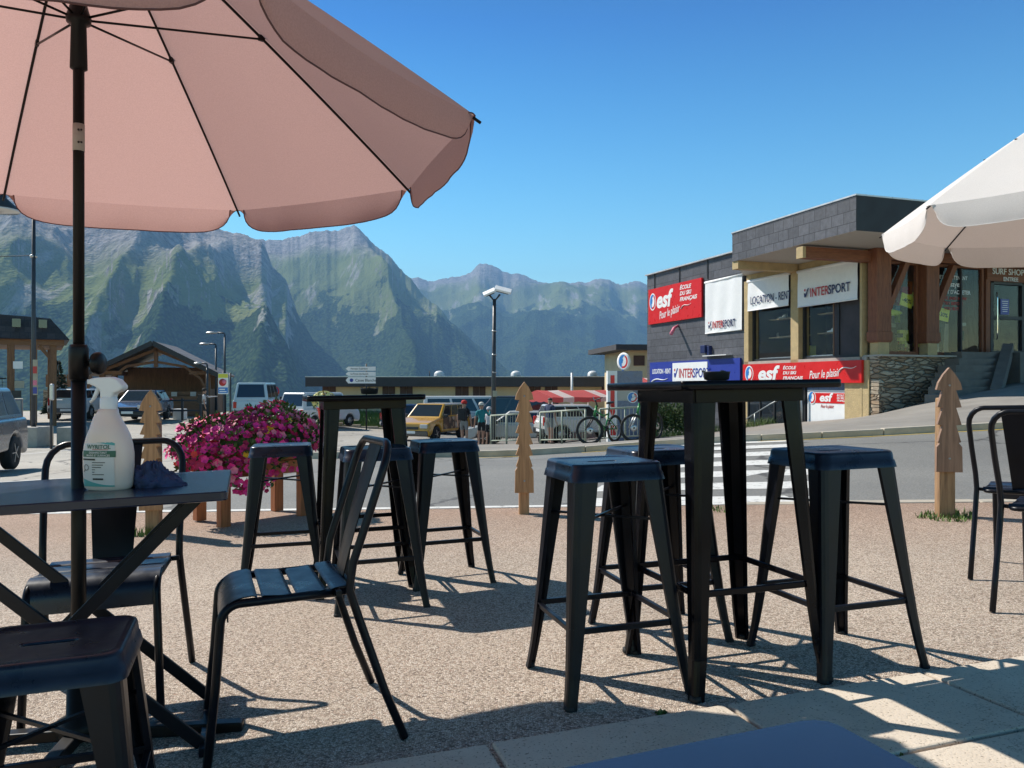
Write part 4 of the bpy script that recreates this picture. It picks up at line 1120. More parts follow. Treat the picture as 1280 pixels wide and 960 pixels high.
def window_side(y0, y1, z0, z1, mull=None):
    w_ = MB()
    for a, b, c_, d in ((y0, y1, z0, z0 + .07), (y0, y1, z1 - .07, z1)): w_.box((WX + .20, (a + b) / 2, (c_ + d) / 2), (.10, b - a, d - c_))
    for yy in [y0 + .035, y1 - .035] + ([mull] if mull else []): w_.box((WX + .20, yy, (z0 + z1) / 2), (.098, .07, z1 - z0 - .14))
    o = w_.build('window', MT['dark'], sh)
    pn = MB(); pn.add([(WX + .22, y0 + .02, z0 + .02), (WX + .22, y1 - .02, z0 + .02), (WX + .22, y1 - .02, z1 - .02), (WX + .22, y0 + .02, z1 - .02)], [(0, 1, 2, 3)])
    return o, pn
w2, p2 = window_side(5.24, 7.40, 1.76, 4.46); p2.build('pane', MT['pane'], w2)
w3, p3 = window_side(2.30, 4.84, 1.76, 4.46, 3.30)
LT = lambda x, y, z: frame((x, y, z), (0, -1, 0), (0, 0, 1))
FT = lambda x, y, z: frame((x, y, z), (1, 0, 0), (0, 0, 1))
p3.mat(1)
for k, (tx, sz) in enumerate((('Ici', .15), ('ET MAINTENANT', .14), ('Essayez', .2), ("AVANT D'ACHETER", .15))): p3.text(tx, sz, LT(WX + .212, 2.78, 2.85 - .20 * k), .001, 'CENTER', fat=.015, wide=.8)
p3.mat(2)
for k, tx in enumerate(('HERE AND NOW', 'TRY BEFORE', 'YOU BUY IT')): p3.text(tx, .14, LT(WX + .212, 2.74, 2.08 - .15 * k), .001, 'CENTER', fat=.01, wide=.85)
p3.build('pane', [MT['pane'], MT['offwhite'], MT['inkred']], w3)
MB().box((WX + .30, 4.83, 1.80), (.12, 4.6, .13)).build('sill_tray', MT['alu'], sh)
# interior
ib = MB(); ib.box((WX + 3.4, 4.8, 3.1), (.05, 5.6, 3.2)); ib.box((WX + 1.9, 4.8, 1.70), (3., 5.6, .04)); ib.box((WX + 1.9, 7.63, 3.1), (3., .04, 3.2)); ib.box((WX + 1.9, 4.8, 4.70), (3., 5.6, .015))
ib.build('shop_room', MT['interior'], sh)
rr = random.Random(8)
for y0, y1 in ((5.4, 7.1), (2.5, 4.7)):
    for z in (2.55, 3.15):
        s_ = MB().box((WX + .75, (y0 + y1) / 2, z), (.32, y1 - y0, .035)).build('display_shelf', MT['shelfwood'], sh)
for y, z in ((6.7, 2.6), (6.2, 3.2), (5.8, 3.2), (6.5, 3.2), (4.2, 2.6), (3.7, 2.6)):
    M = Matrix.Translation((WX + .7, y, z)) @ Matrix.Rotation(rr.uniform(0, 3), 4, 'Z')
    MB().prism([(-.14, -.03), (-.14, .09), (-.05, .10), (.02, .03), (.13, .01), (.14, -.03)], -.045, .045, M @ Matrix.Rotation(R(90), 4, 'X')).build('display_shoe', MT['offwhite'] if rr.random() < .6 else MT['ink'], sh, bevel=.012)
MB().box((WX + .8, 5.5, 1.98), (.45, .42, .46)).build('display_box', MT['yellow'], sh)
mb = MB().ball((WX + .6, 3.5, 1.95), (.12, .12, .2), 10); mb.ball((WX + .6, 3.5, 2.2), .1, 10); mb.build('display_figure', MT['leaf'], sh)
# front: timber posts, windows, stone base
def brace(x, z0, dx, dz): return MB().bar((x, FY - .10, z0), (x + dx, FY - .10, z0 + dz), .16, .20, (0, 1, 0))
for k, (x, wd) in enumerate(((2.52, .50), (4.24, .46))):
    MB().box((x, FY - .06, 3.42), (wd, .34, 2.58)).build('timber_post', MT['brown'], sh, bevel=.012)
    MB().box((x, FY - .06, 2.30), (wd + .05, .38, .26)).build('post_shoe', MT['brown'], sh, bevel=.01)
    MB().box((x, FY - .06, 1.97), (wd * .74, .30, .38)).build('post_foot', MT['stucco'], sh)
    brace(x + .18, 3.0, .68, 1.35).build('brace', MT['brown'], sh, bevel=.008)
MB().box((6.6, FY - .02, 4.56), (8.6, .26, .28)).build('front_beam', MT['brownx'], sh)
def window_front(x0, x1, z0, z1, mull=()):
    w_ = MB()
    w_.box(((x0 + x1) / 2, FY + .1, z0 + .05), (x1 - x0, .1, .1)); w_.box(((x0 + x1) / 2, FY + .1, z1 - .05), (x1 - x0, .1, .1))
    for xx in (x0 + .04, x1 - .04) + tuple(mull): w_.box((xx, FY + .1, (z0 + z1) / 2), (.08, .098, z1 - z0 - .2))
    o = w_.build('window', MT['brown'], sh)
    pn = MB(); pn.add([(x0 + .02, FY + .11, z0 + .05), (x1 - .02, FY + .11, z0 + .05), (x1 - .02, FY + .11, z1 - .05), (x0 + .02, FY + .11, z1 - .05)], [(0, 1, 2, 3)])
    return o, pn
f1, q1 = window_front(2.79, 4.0, 1.80, 4.44); q1.build('pane', MT['pane'], f1)
f2, q2 = window_front(4.49, 6.45, 1.80, 4.44)
q2.mat(1)
for k, (tx, sz) in enumerate((('Ici', .16), ('ET MAINTENANT', .15), ('Essayez', .22), ("AVANT D'ACHETER", .16))): q2.text(tx, sz, FT(5.35, FY + .10, 4.22 - .21 * k), .001, 'CENTER', fat=.015, wide=.9)
q2.mat(2)
for k, tx in enumerate(('HERE AND NOW', 'TRY BEFORE', 'YOU BUY IT')): q2.text(tx, .13, FT(5.35, FY + .10, 3.42 - .15 * k), .001, 'CENTER', fat=.01)
q2.build('pane', [MT['pane'], MT['offwhite'], MT['inkred']], f2)
# things shown in the front windows
MT['lime'] = plain('lime_surfboard', (.45, .5, .03), .3)
MT['jacket'] = plain('grey_green_cloth', (.05, .065, .06), .9)
MT['beige'] = plain('beige_display', (.38, .35, .27), .8)
def card(x, z, tx, rot, nm='price_card'):
    M = FT(x, FY + .25, z) @ Matrix.Rotation(rot, 4, 'Z')
    m_ = MB().box((0, 0, 0), (.44, .36, .012), M); m_.mat(1).text(tx, .17, M @ Matrix.Translation((0, -.06, .009)), .001, 'CENTER', fat=.02)
    m_.build(nm, [MT['yellow'], MT['ink']], sh)
card(3.78, 3.36, '-40%', R(-14)); card(5.12, 3.0, '-30%', R(-10))
mb = MB().ball((3.28, FY + .42, 3.02), (.52, .07, .10), 14); mb.build('surfboard', MT['lime'], sh)
MB().box((3.35, FY + .62, 3.6), (.30, .2, .5)).build('display_case', MT['brown'], sh); MB().ball((3.24, FY + .4, 3.72), (.15, .1, .09), 10).build('helmet', MT['inkred'], sh)
for x, z, dx, dz in ((5.65, 2.2, .28, 1.0), (4.95, 2.2, .3, .9)):
    MB().prism([(-dx, -.42), (dx, -.42), (dx * .8, dz * .5), (-dx * .9, dz * .45)], -.02, .02, FT(x, FY + .5, z + .1)).build('display_panel', MT['beige'], sh)
mb = MB(); loft(mb, [[(5.30 + r * math.cos(2 * math.pi * j / 12), FY + .55 + r * .6 * math.sin(2 * math.pi * j / 12), z) for j in range(12)] for r, z in ((.14, 1.85), (.16, 2.4), (.2, 2.75), (.22, 3.1), (.2, 3.35), (.07, 3.42), (.10, 3.5), (.11, 3.62), (.05, 3.74))], True, True)
mb.build('mannequin', MT['jacket'], sh)
MB().box((5.85, FY + .8, 2.95), (.62, .1, .95)).build('mirror_frame', MT['offwhite'], sh); MB().box((5.9, FY + .74, 2.98), (.40, .06, .75)).build('poster', MT['navy'], sh)
for k in range(64):
    MB().box((rr.uniform(2.9, 6.3), FY + rr.uniform(.5, 1.4), 1.95 + rr.uniform(0, 2.2) * rr.random()), (rr.uniform(.08, .36), .1, rr.uniform(.08, .42))).build('display_box', MT[rr.choice(['beige', 'inkred', 'offwhite', 'jacket', 'ink', 'logoblue', 'lime', 'orangejacket', 'yellow'])], sh)
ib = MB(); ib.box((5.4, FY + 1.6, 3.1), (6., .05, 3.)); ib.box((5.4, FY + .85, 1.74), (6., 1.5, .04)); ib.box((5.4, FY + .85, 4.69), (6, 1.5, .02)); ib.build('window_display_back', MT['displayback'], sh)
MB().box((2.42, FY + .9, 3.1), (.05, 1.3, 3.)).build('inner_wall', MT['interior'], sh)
# entrance
MB().box((8.4, FY + .1, 4.22), (3.7, .16, .42)).build('entrance_panel', MT['brownx'], sh)
mb = MB(); mb.text('SURF SHOP', .25, FT(6.72, FY - .0, 4.22), .006, fat=.01); mb.mat(0).text('ENTREE', .17, FT(7.15, FY - .0, 4.03), .006, fat=.01)
mb.build('entrance_lettering', MT['offwhite'], sh)
MB().box((6.56, FY + .1, 2.9), (.16, .2, 2.3)).build('door_post', MT['brown'], sh)
d_ = MB()
for x in (6.78, 8.02): d_.box((x, FY + .1, 2.92), (.12, .1, 2.1))
for z in (1.93, 2.95, 3.98): d_.box((7.4, FY + .1, z), (1.14, .098, .1))
dr = d_.build('door', MT['dark'], sh)
MB().add([(6.8, FY + .12, 1.95), (8.0, FY + .12, 1.95), (8.0, FY + .12, 3.95), (6.8, FY + .12, 3.95)], [(0, 1, 2, 3)]).build('pane', MT['pane'], dr)
MB().tube([(6.92, FY + .02, 2.3), (6.92, FY + .0, 2.5), (6.92, FY + .0, 3.5), (6.92, FY + .02, 3.7)], .016, 8).build('handle', MT['chrome'], dr)
mb = MB().box((7.32, FY + .095, 3.28), (.34, .012, .46)); mb.mat(1)
for k in range(6): mb.box((7.32, FY + .085, 3.44 - .06 * k), (.24 - .03 * (k % 3), .006, .018))
mb.build('door_notice', [MT['blue'], MT['offwhite']], dr)
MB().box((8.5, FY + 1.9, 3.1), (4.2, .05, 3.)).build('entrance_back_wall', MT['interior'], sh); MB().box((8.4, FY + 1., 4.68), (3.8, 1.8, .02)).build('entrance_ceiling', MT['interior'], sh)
MB().box((9.6, FY + .1, 2.95), (2.9, .1, 2.1)).build('entrance_wall', MT['brown'], sh)
# stone base and stairs
MB().box((4.5, FY + .02, .70), (4.5, .68, 2.08)).build('stone_base', MT['stone'], sh)
MB().box((4.52, FY - .02, 1.766), (4.55, .78, .05)).build('base_coping', MT['concrete'], sh)
MB().box((8.8, FY + .0, .9), (4.1, 1.7, 1.98)).build('entrance_platform', MT['darkconcrete'], sh)
for k in range(7):
    zt = .72 + .195 * k; y = .0 + .23 * k; x0 = 2.75 + .36 * k
    MB().box((x0 + .85, y + .30, zt - .33), (1.7, .60, .66)).build('stair_step', MT['darkconcrete'], sh, bevel=.01)
MB().bar((4.45, -.05, .72), (6.85, 1.55, 2.02), .26, .30).build('stair_wall', MT['darkconcrete'], sh)
# basement shop window and door under the long sign
MB().box((WX + .03, 6.3, .35), (.06, 2.2, 1.30)).build('basement_window', MT['glass'], sh)
for y in (5.25, 6.0, 6.75, 7.4): MB().box((WX - .01, y, .35), (.05, .05, 1.34)).build('basement_mullion', MT['dark'], sh)
MB().box((WX + .22, 3.72, .45), (.2, 1.75, 1.3)).build('garage_panel', MT['skyblue'], sh)
MB().box((WX + .2, 4.72, .3), (.3, .22, 1.5)).build('door_recess', MT['dark'], sh)
MB().box((WX + .1, 4.95, .3), (.36, .22, 2.0)).build('basement_pier', MT['stucco'], sh)
tube_ = MB().tube([(WX - .06, 4.63, -.3), (WX - .06, 4.63, .84)], .03, 8); tube_.tube([(WX - .06, 4.63, .84), (WX - .4, 5.7, .35), (WX - .7, 6.9, -.3)], .02, 8); tube_.tube([(WX - .55, 6.3, .03), (WX - .55, 6.3, -.5)], .02, 8)
tag(tube_.build('handrail', MT['galv'], loc=None), 'grey metal handrail sloping down beside the basement door of the shop', 'handrail').matrix_world = sh.matrix_world
# lamps and boxes on the slate
mb = MB().box((WX - .10, 9.95, 2.28), (.22, .3, .30)); mb.box((WX - .06, 9.7, 2.2), (.16, .14, .4)); mb.build('alarm_box', MT['navy'], sh, bevel=.02)
MB().box((WX - .14, 9.1, 2.02), (.26, 1.5, .03)).build('sign_lamp', MT['white'], sh)
MB().tube([(WX - .02, 12.0, 3.30), (WX - .25, 11.9, 3.2), (WX - .5, 11.7, 2.95)], [.05, .06, .07], 8).build('sign_spotlight', MT['rosy'], sh)

# signs and blinds hanging on the shop
def hung(name, label, cat, group=None):
    return thing(name, label, cat, P0, RB, group)
def oval_logo(mb, F_, r, iw, ib_, ir, sx=.78):
    """white oval with a blue and a red swoosh; material slots given"""
    def disc(pts, dz): mb.add([F_ @ Vector((x * sx, y, dz)) for x, y in pts], [tuple(range(len(pts)))])
    mb.mat(iw); disc([(r * math.cos(R(a)), r * math.sin(R(a))) for a in range(0, 360, 12)], .003)
    def swoosh(a0, a1, ro, ri, off):
        out = [(ro * math.cos(R(a0 + (a1 - a0) * k / 12)), ro * math.sin(R(a0 + (a1 - a0) * k / 12))) for k in range(13)]
        inn = [(ri * math.cos(R(a1 + (a0 - a1) * k / 12)) + off * math.sin(math.pi * k / 12), ri * math.sin(R(a1 + (a0 - a1) * k / 12))) for k in range(13)]
        disc(out + inn, .006)
    mb.mat(ib_); swoosh(70, 250, r * .86, r * .66, r * .42)
    mb.mat(ir); swoosh(250, 425, r * .86, r * .62, -r * .05)
    mb.mat(ib_); swoosh(100, 230, r * .34, r * .1, .0)
SG = [MT['red'], MT['offwhite'], MT['logoblue'], MT['inkred'], MT['blue'], MT['navy']]
def flourish(mb, F_, x0, y0, x1, y1, r=.012):
    pts = [F_ @ Vector((x0 + (x1 - x0) * k / 10, y0 + (y1 - y0) * (k / 10) ** .6 + .04 * math.sin(k / 10 * 6), .012)) for k in range(11)]
    mb.tube(pts, [r * (1.6 - 1.1 * k / 10) for k in range(11)], 5)
def ski_sign(name, label, y0, y1, z0, z1, x, layout):
    t = hung(name, label, 'sign', 'red ski school signs on the shop')
    mb = MB().box((x, (y0 + y1) / 2, (z0 + z1) / 2), (.08, y1 - y0, z1 - z0)); H = z1 - z0
    f = x - .042
    if layout == 'tall':
        F_ = LT(f, y1 - .38, z0 + H * .63); oval_logo(mb, F_, .36, 1, 2, 0, .75)
        mb.mat(1).text('esf', .92, LT(f, y1 - .68, z0 + H * .44), .004, shear=.18, fat=.035, wide=1.12)
        for k, tx in enumerate(('ÉCOLE', 'DU SKI', 'FRANÇAIS')): mb.text(tx, .215, LT(f, y1 - 2.55, z0 + H * (.81 - .155 * k)), .004, shear=.2, fat=.025, wide=1.25)
        mb.text('Pour le plaisir', .46, LT(f, y1 - .95, z0 + H * .10) @ Matrix.Rotation(R(7), 4, 'Z'), .004, shear=.3, fat=.004, wide=.62)
        flourish(mb, LT(f, y1 - 2.65, z0 + H * .30), 0, 0, .75, .16)
    else:
        F_ = LT(f, y1 - .36, z0 + H * .5); oval_logo(mb, F_, .27, 1, 2, 0, .85)
        mb.mat(1).text('esf', .64, LT(f, y1 - .82, z0 + H * .16), .004, shear=.18, fat=.035, wide=1.35)
        for k, tx in enumerate(('ÉCOLE', 'DU SKI', 'FRANÇAIS')): mb.text(tx, .135, LT(f, y1 - 2.12, z0 + H * (.68 - .25 * k)), .004, shear=.2, fat=.025, wide=1.5)
        mb.text('Pour le plaisir', .34, LT(f, y1 - 3.35, z0 + H * .2) @ Matrix.Rotation(R(3), 4, 'Z'), .004, shear=.3, fat=.004, wide=.68)
        flourish(mb, LT(f, y1 - 4.6, z0 + H * .5), 0, 0, .7, .16)
    mb.build('sign_panel', SG, t, bevel=0)
ski_sign('ski_school_sign', 'red ski school sign high on the slate wall under the roof', 10.2, 14.3, 3.50, 4.97, WX - .05, 'tall')
ski_sign('ski_school_sign', 'long red ski school sign below the shop windows', 2.12, 7.6, 1.02, 1.655, WX - .05, 'long')
t = hung('ski_school_sign', 'white panel with red ski school stripe on the basement garage door', 'sign', 'red ski school signs on the shop')
mb = MB().mat(1).box((WX + .10, 3.68, .30), (.03, 1.72, 1.02)); f = WX + .08
mb.mat(0).box((f, 3.55, .57), (.012, 1.45, .30)); oval_logo(mb, LT(f - .008, 4.32, .58), .2, 1, 2, 0, .85)
mb.mat(1).text('esf', .34, LT(f - .008, 4.0, .475), .003, shear=.18, fat=.035, wide=1.3)
for k, tx in enumerate(('ÉCOLE', 'DU SKI', 'FRANÇAIS')): mb.text(tx, .075, LT(f - .008, 3.26, .63 - .075 * k), .002, shear=.2, fat=.03, wide=1.2)
mb.mat(3).text('Pour le plaisir', .14, LT(f - .003, 3.95, .28), .002, shear=.3, wide=.7)
mb.build('sign_panel', SG, t)
def inter(mb, F_, s_, ir, ib_, wide=.78):
    """two-stroke mark and the two-coloured word"""
    mb.mat(ib_).add([F_ @ Vector(p) for p in ((.10 * s_, .02 * s_, .004), (.24 * s_, .02 * s_, .004), (.62 * s_, .74 * s_, .004), (.46 * s_, .74 * s_, .004))], [(0, 1, 2, 3)])
    mb.add([F_ @ Vector(p) for p in ((.0 * s_, .36 * s_, .004), (.22 * s_, .36 * s_, .004), (.18 * s_, .02 * s_, .005), (.06 * s_, .02 * s_, .005))], [(0, 1, 2, 3)])
    mb.mat(ir).add([F_ @ Vector(p) for p in ((.0, .62 * s_, .004), (.14 * s_, .74 * s_, .004), (.22 * s_, .60 * s_, .004), (.10 * s_, .48 * s_, .004))], [(0, 1, 2, 3)])
    mb.mat(ir).text('INTER', s_, F_ @ Matrix.Translation((.72 * s_, 0, .003)), .002, fat=.012, wide=wide)
    mb.mat(ib_).text('SPORT', s_, F_ @ Matrix.Translation((.72 * s_ + 2.66 * s_ * wide, 0, .003)), .002, fat=.012, wide=wide)
t = hung('sports_shop_sign', 'blue rental sign with a white logo panel on the lower slate wall', 'sign')
mb = MB().mat(4).box((WX - .04, 11.0, 1.46), (.07, 6.4, .86)); f = WX - .077
mb.mat(1).text('LOCATION - RENT', .27, LT(f, 13.98, 1.42), .003, fat=.02, wide=.66)
mb.mat(1).box((f - .008, 11.05, 1.45), (.02, 2.5, .74)); inter(mb, LT(f - .02, 12.18, 1.24), .50, 3, 4, .78)
mb.mat(1); flourish(mb, LT(f, 14.0, 1.08), 0, 0, 1.3, .14, .02)
mb.build('sign_panel', SG, t)
def blind(label, y0, y1, z0, z1, what, x=WX - .03):
    t = hung('roller_blind', label, 'window blind', 'white roller blinds on the shop windows')
    MB().tube([(x, y0 - .03, z1 + .03), (x, y1 + .03, z1 + .03)], .05, 12).build('roller', MT['offwhite'], t)
    mb = MB()
    def fn(u, v):
        wv = .012 * math.sin(u * 17 + v * 2) * (1 - v * .5) + .014 * noise.noise(Vector((u * 3, v * 3, y0)))
        return (x - .02 + wv, y0 + (y1 - y0) * u, z0 + (z1 + .03 - z0) * v)
    mb.sheet(fn, 30, 10); mb.sheet(lambda u, v: (fn(u, v)[0] + .003, fn(u, v)[1], fn(u, v)[2]), 30, 10)
    if what == 'rent': mb.mat(5).text('LOCATION - RENT', .37, LT(x - .05, y1 - .18, z0 + .2), .002, fat=.004, wide=.66)
    else: inter(mb, LT(x - .05, y1 - (.32 if what == 'big' else .25), z0 + (.26 if what == 'big' else .16)), .37 if what == 'big' else .36, 3, 5, .80 if what == 'big' else .70)
    mb.build('blind_cloth', [MT['offwhite']] + SG[1:], t)
    MB().tube([(x - .02, y0, z0), (x - .02, y1, z0)], .018, 8).build('bottom_bar', MT['offwhite'], t)
blind('sunlit white blind hanging on the slate wall right of the tall red sign', 7.72, 10.0, 2.86, 4.72, 'small')
blind('half shaded white blind with rental lettering above the left shop window', 5.26, 7.38, 3.47, 4.44, 'rent')
blind('shaded white blind above the right shop window beside the timber post', 2.32, 4.82, 3.36, 4.42, 'big')

# ------------------------------------------------------------------ totem, hedge, bikes and railings across the road
x, y = (779 - 640) / F * 24, 24.; g = G(x, y)
t = thing('ski_school_totem', 'white and grey upright ski school sign with a round logo on top', 'sign', (x, y, g), R(8))
mb = MB().mat(1).box((-.36, 0, 1.08), (.30, .16, 2.16)); mb.mat(0).box((-.36, -.09, 1.55), (.12, .02, .95)); mb.add([Vector((-.36 + a, -.10, b)) for a, b in ((-.09, .95), (.05, 1.3), (.08, .9), (.0, .75))], [(0, 1, 2, 3)])
mb.box((-.34, -.09, .35), (.16, .02, .3)); mb.build('white_column', SG, t)
mb = MB().mat(0).box((.20, .02, 1.08), (.80, .12, 2.16)); mb.mat(1)
mb.add([(-.19, -.045, 1.75)] + [(-.19 + .6 * math.sin(R(a)), -.045, 1.25 + .5 * math.cos(R(a))) for a in range(0, 91, 10)] + [(-.19, -.045, 1.25)], [tuple(range(12))])
oval_logo(mb, frame((.28, -.05, 1.35), (1, 0, 0), (0, 0, 1)), .17, 2, 3, 4, 1.); mb.build('grey_panel', [MT['skyblue'], MT['soffit'], MT['offwhite'], MT['logoblue'], MT['red']], t)
mb = MB(); F_ = frame((0, -.02, 2.45), (.5, -.866, 0), (0, 0, 1)); mb.lathe([(.001, -.03), (.27, -.03), (.27, 0), (.001, .001)], 28, F_); oval_logo(mb, F_ @ Matrix.Translation((0, 0, .003)), .24, 0, 1, 2, .9); mb.box((0, .03, 2.2), (.05, .04, .5))
mb.build('round_logo', [MT['offwhite'], MT['logoblue'], MT['red']], t)

MT['hedgeleaf'] = plain('hedge_leaf', (.05, .085, .018), .6, var=.5, scale=9)
MT['twig'] = plain('twig_bark', (.10, .07, .05), .9)
def bush(name, label, x, y, rx, ry, h, n, seed, leafm, group=None, flower=None):
    rr = random.Random(seed); g = G(x, y)
    t = thing(name, label, 'bush', (x, y, g), rr.uniform(0, 6), group)
    mb = MB()
    for _ in range(9):
        a = rr.uniform(0, 6.28); mb.tube([(0, 0, 0), (rx * .3 * math.cos(a), ry * .3 * math.sin(a), h * .4), (rx * .7 * math.cos(a), ry * .7 * math.sin(a), h * rr.uniform(.7, .95))], [.02, .012, .004], 5)
    mb.build('stem', MT['twig'], t)
    mb = MB(); cl = [(rr.uniform(-.8, .8) * rx, rr.uniform(-.8, .8) * ry, rr.uniform(.15, .85) * h, rr.uniform(.25, .5)) for _ in range(14)]
    for _ in range(n):
        cx, cy, cz, cr = rr.choice(cl)
        d = Vector((rr.gauss(0, 1), rr.gauss(0, 1), rr.gauss(0, 1))).normalized(); k = cr * rr.uniform(.55, 1.05)
        p = Vector((cx + d.x * rx * k, cy + d.y * ry * k, max(.02, cz + d.z * h * k * .8)))
        leafy(mb, p, d + Vector((rr.uniform(-.7, .7), rr.uniform(-.7, .7), rr.uniform(-.2, 1))), rr.uniform(.07, .13), rr.uniform(.018, .034), rr)
    mb.build('foliage', leafm, t)
    return t
MT['hedgered'] = plain('reddish_hedge_leaf', (.13, .06, .03), .6, var=.5, scale=9)
bush('hedge_bush', 'green bush behind the bar table leg, under the blue sign', 5.15, 24.9, .7, .55, 1.15, 2400, 1, MT['hedgeleaf'], 'bushes below the shop')
bush('hedge_bush', 'reddish tipped bush beside the bicycles and the grey totem', 4.45, 24.6, .55, .5, 1.0, 1600, 2, MT['hedgeleaf'], 'bushes below the shop')
bush('hedge_bush', 'bush right of the tall table leg at the foot of the slate wall', 5.9, 25.3, .6, .5, 1.2, 1800, 3, MT['hedgeleaf'], 'bushes below the shop')
mb = MB(); rr = random.Random(9)
for k in range(2600):
    u = rr.random(); x = 4.2 + 4.6 * u; y = 23.6 + 1.9 * u + rr.uniform(-.2, 1.1 - .4 * u); tuft(mb, x, y, 1, .02, .30, rr)
tag(mb.build('grass_strip', MT['grassblade']), 'unmown green grass along the foot of the shop wall', 'grass', kind='stuff')

MT['bikegreen'] = plain('green_bike_paint', (.03, .20, .05), .3, var=.1)
def make_bike(label, x, y, head, steer, dark_fork):
    t = thing('bicycle', label, 'bicycle', (x, y, G(x, y) + .05), head, 'green mountain bikes at the railing')
    def wheel(cx, st):
        M = Matrix.Translation((cx, 0, .365)) @ Matrix.Rotation(st, 4, 'Z')
        mb = MB().tube([M @ Vector((.335 * math.cos(a), 0, .335 * math.sin(a))) for a in [2 * math.pi * k / 36 for k in range(36)]], .030, 8, closed=True)
        tb_ = mb.build('wheel', MT['rubber'], t)
        mb = MB().tube([M @ Vector((.300 * math.cos(a), 0, .300 * math.sin(a))) for a in [2 * math.pi * k / 36 for k in range(36)]], .012, 6, closed=True)
        mb.tube([M @ Vector((0, -.05, 0)), M @ Vector((0, .05, 0))], .025, 8)
        for k in range(20):
            a = 2 * math.pi * k / 20; mb.tube([M @ Vector((0, .03 * (-1) ** k, 0)), M @ Vector((.295 * math.cos(a), 0, .295 * math.sin(a)))], .0018, 4)
        mb.build('rim', MT['dark'], tb_)
        MB().lathe([(.04, -.003), (.09, -.003), (.09, .003), (.04, .003)], 20, M @ Matrix.Translation((0, .045, 0)) @ Matrix.Rotation(R(90), 4, 'X')).build('brake_disc', MT['alu'], tb_)
    wheel(.62, steer); wheel(-.56, 0)
    mb = MB()
    bb, st_, hd, hd2 = (-.10, 0, .36), (-.26, 0, .76), (.36, 0, .86), (.42, 0, .72)
    mb.tube([hd2, (.15, 0, .50), bb], [.04, .045, .055], 10); mb.tube([hd, (.0, 0, .72), st_], .024, 8); mb.tube([bb, st_], .022, 8); mb.tube([hd2, (.31, 0, .98)], .032, 10)
    for s_ in (-1, 1):
        mb.tube([(-.22, .03 * s_, .66), (-.56, .07 * s_, .365)], .013, 6); mb.tube([(-.1, .04 * s_, .36), (-.56, .07 * s_, .365)], .014, 6)
    mb.build('frame', MT['bikegreen'], t)
    S = Matrix.Translation((.40, 0, 0)) @ Matrix.Rotation(steer, 4, 'Z') @ Matrix.Translation((-.40, 0, 0))
    mb = MB()
    for s_ in (-1, 1): mb.tube([S @ Vector((.44, .065 * s_, .70)), S @ Vector((.53, .07 * s_, .54)), S @ Vector((.62, .07 * s_, .365))], [.022, .022, .017], 8)
    mb.tube([S @ Vector((.44, -.065, .70)), S @ Vector((.44, .065, .70))], .024, 8)
    mb.build('fork', MT['dark'] if dark_fork else MT['alu'], t)
    mb = MB().tube([S @ Vector((.32, 0, .96)), S @ Vector((.38, 0, 1.12))], .02, 8)
    mb.tube([S @ Vector((.32, -.39, 1.20)), S @ Vector((.38, -.12, 1.15)), S @ Vector((.40, 0, 1.12)), S @ Vector((.38, .12, 1.15)), S @ Vector((.32, .39, 1.20))], .014, 8)
    for s_ in (-1, 1): mb.tube([S @ Vector((.36, .22 * s_, 1.17)), S @ Vector((.45, .25 * s_, 1.13))], .007, 6)
    mb.build('handlebar', MT['plastic'], t)
    mb = MB().tube([st_, (-.315, 0, 1.02)], .015, 8); mb.build('seat_post', MT['plastic'], t)
    mb = MB(); loft(mb, [[(xx + .0, w_ * math.cos(2 * math.pi * j / 10), .1045e1 + .03 * math.sin(2 * math.pi * j / 10) + dz) for j in range(10)] for xx, w_, dz in ((-.46, .05, .02), (-.42, .075, .02), (-.32, .06, .005), (-.22, .025, 0), (-.17, .015, -.005))], True, True); mb.build('saddle', MT['plastic'], t)
    mb = MB().lathe([(.02, -.004), (.085, -.004), (.085, .004), (.02, .004)], 18, Matrix.Translation((-.10, -.06, .36)) @ Matrix.Rotation(R(90), 4, 'X'))
    mb.bar((-.10, -.08, .36), (-.02, -.08, .21), .02, .012); mb.bar((-.10, .08, .36), (-.18, .08, .51), .02, .012)
    mb.box((-.02, -.10, .20), (.09, .07, .02)); mb.box((-.18, .10, .52), (.09, .07, .02)); mb.lathe([(.03, -.06), (.07, -.05), (.07, .05), (.03, .06)], 14, Matrix.Translation((-.10, 0, .38)) @ Matrix.Rotation(R(90), 4, 'X'))
    mb.build('crank', MT['dark'], t)
make_bike('green mountain bike with dark fork, left of the pair at the railing', 2.36, 20.3, math.atan2(-.80, -.66), R(-40), True)
make_bike('green mountain bike with pale fork, right of the pair at the railing', 3.50, 20.55, math.atan2(-.80, -.66), R(-36), False)

MT['railpaint'] = plain('grey_green_rail_paint', (.30, .33, .26), .5)
def railing(label, a, b, h=.95):
    a = Vector(a); b = Vector(b); n_ = max(2, round((b - a).length / .13)); za, zb = G(*a) + .05, G(*b) + .05
    t = thing('railing', label, 'railing', (a.x, a.y, za), 0, 'grey metal railings along the pavement edge')
    d = Vector((b.x - a.x, b.y - a.y, zb - za))
    MB().tube([(0, 0, h), d + Vector((0, 0, h))], .028, 8).build('top_rail', MT['railpaint'], t)
    MB().tube([(0, 0, .12), d + Vector((0, 0, .12))], .02, 8).build('bottom_rail', MT['railpaint'], t)
    for k in (0, .5, 1): MB().tube([d * k + Vector((0, 0, -.1)), d * k + Vector((0, 0, h))], .030, 8).build('post', MT['railpaint'], t)
    mb = MB()
    for k in range(1, n_): mb.tube([d * (k / n_) + Vector((0, 0, .12)), d * (k / n_) + Vector((0, 0, h))], .008, 5)
    tag(mb.build('bars', MT['railpaint'], t), kind='stuff')
railing('grey metal railing in front of the group of people and the lamp post', (-.70, 26.0), (.35, 24.7))
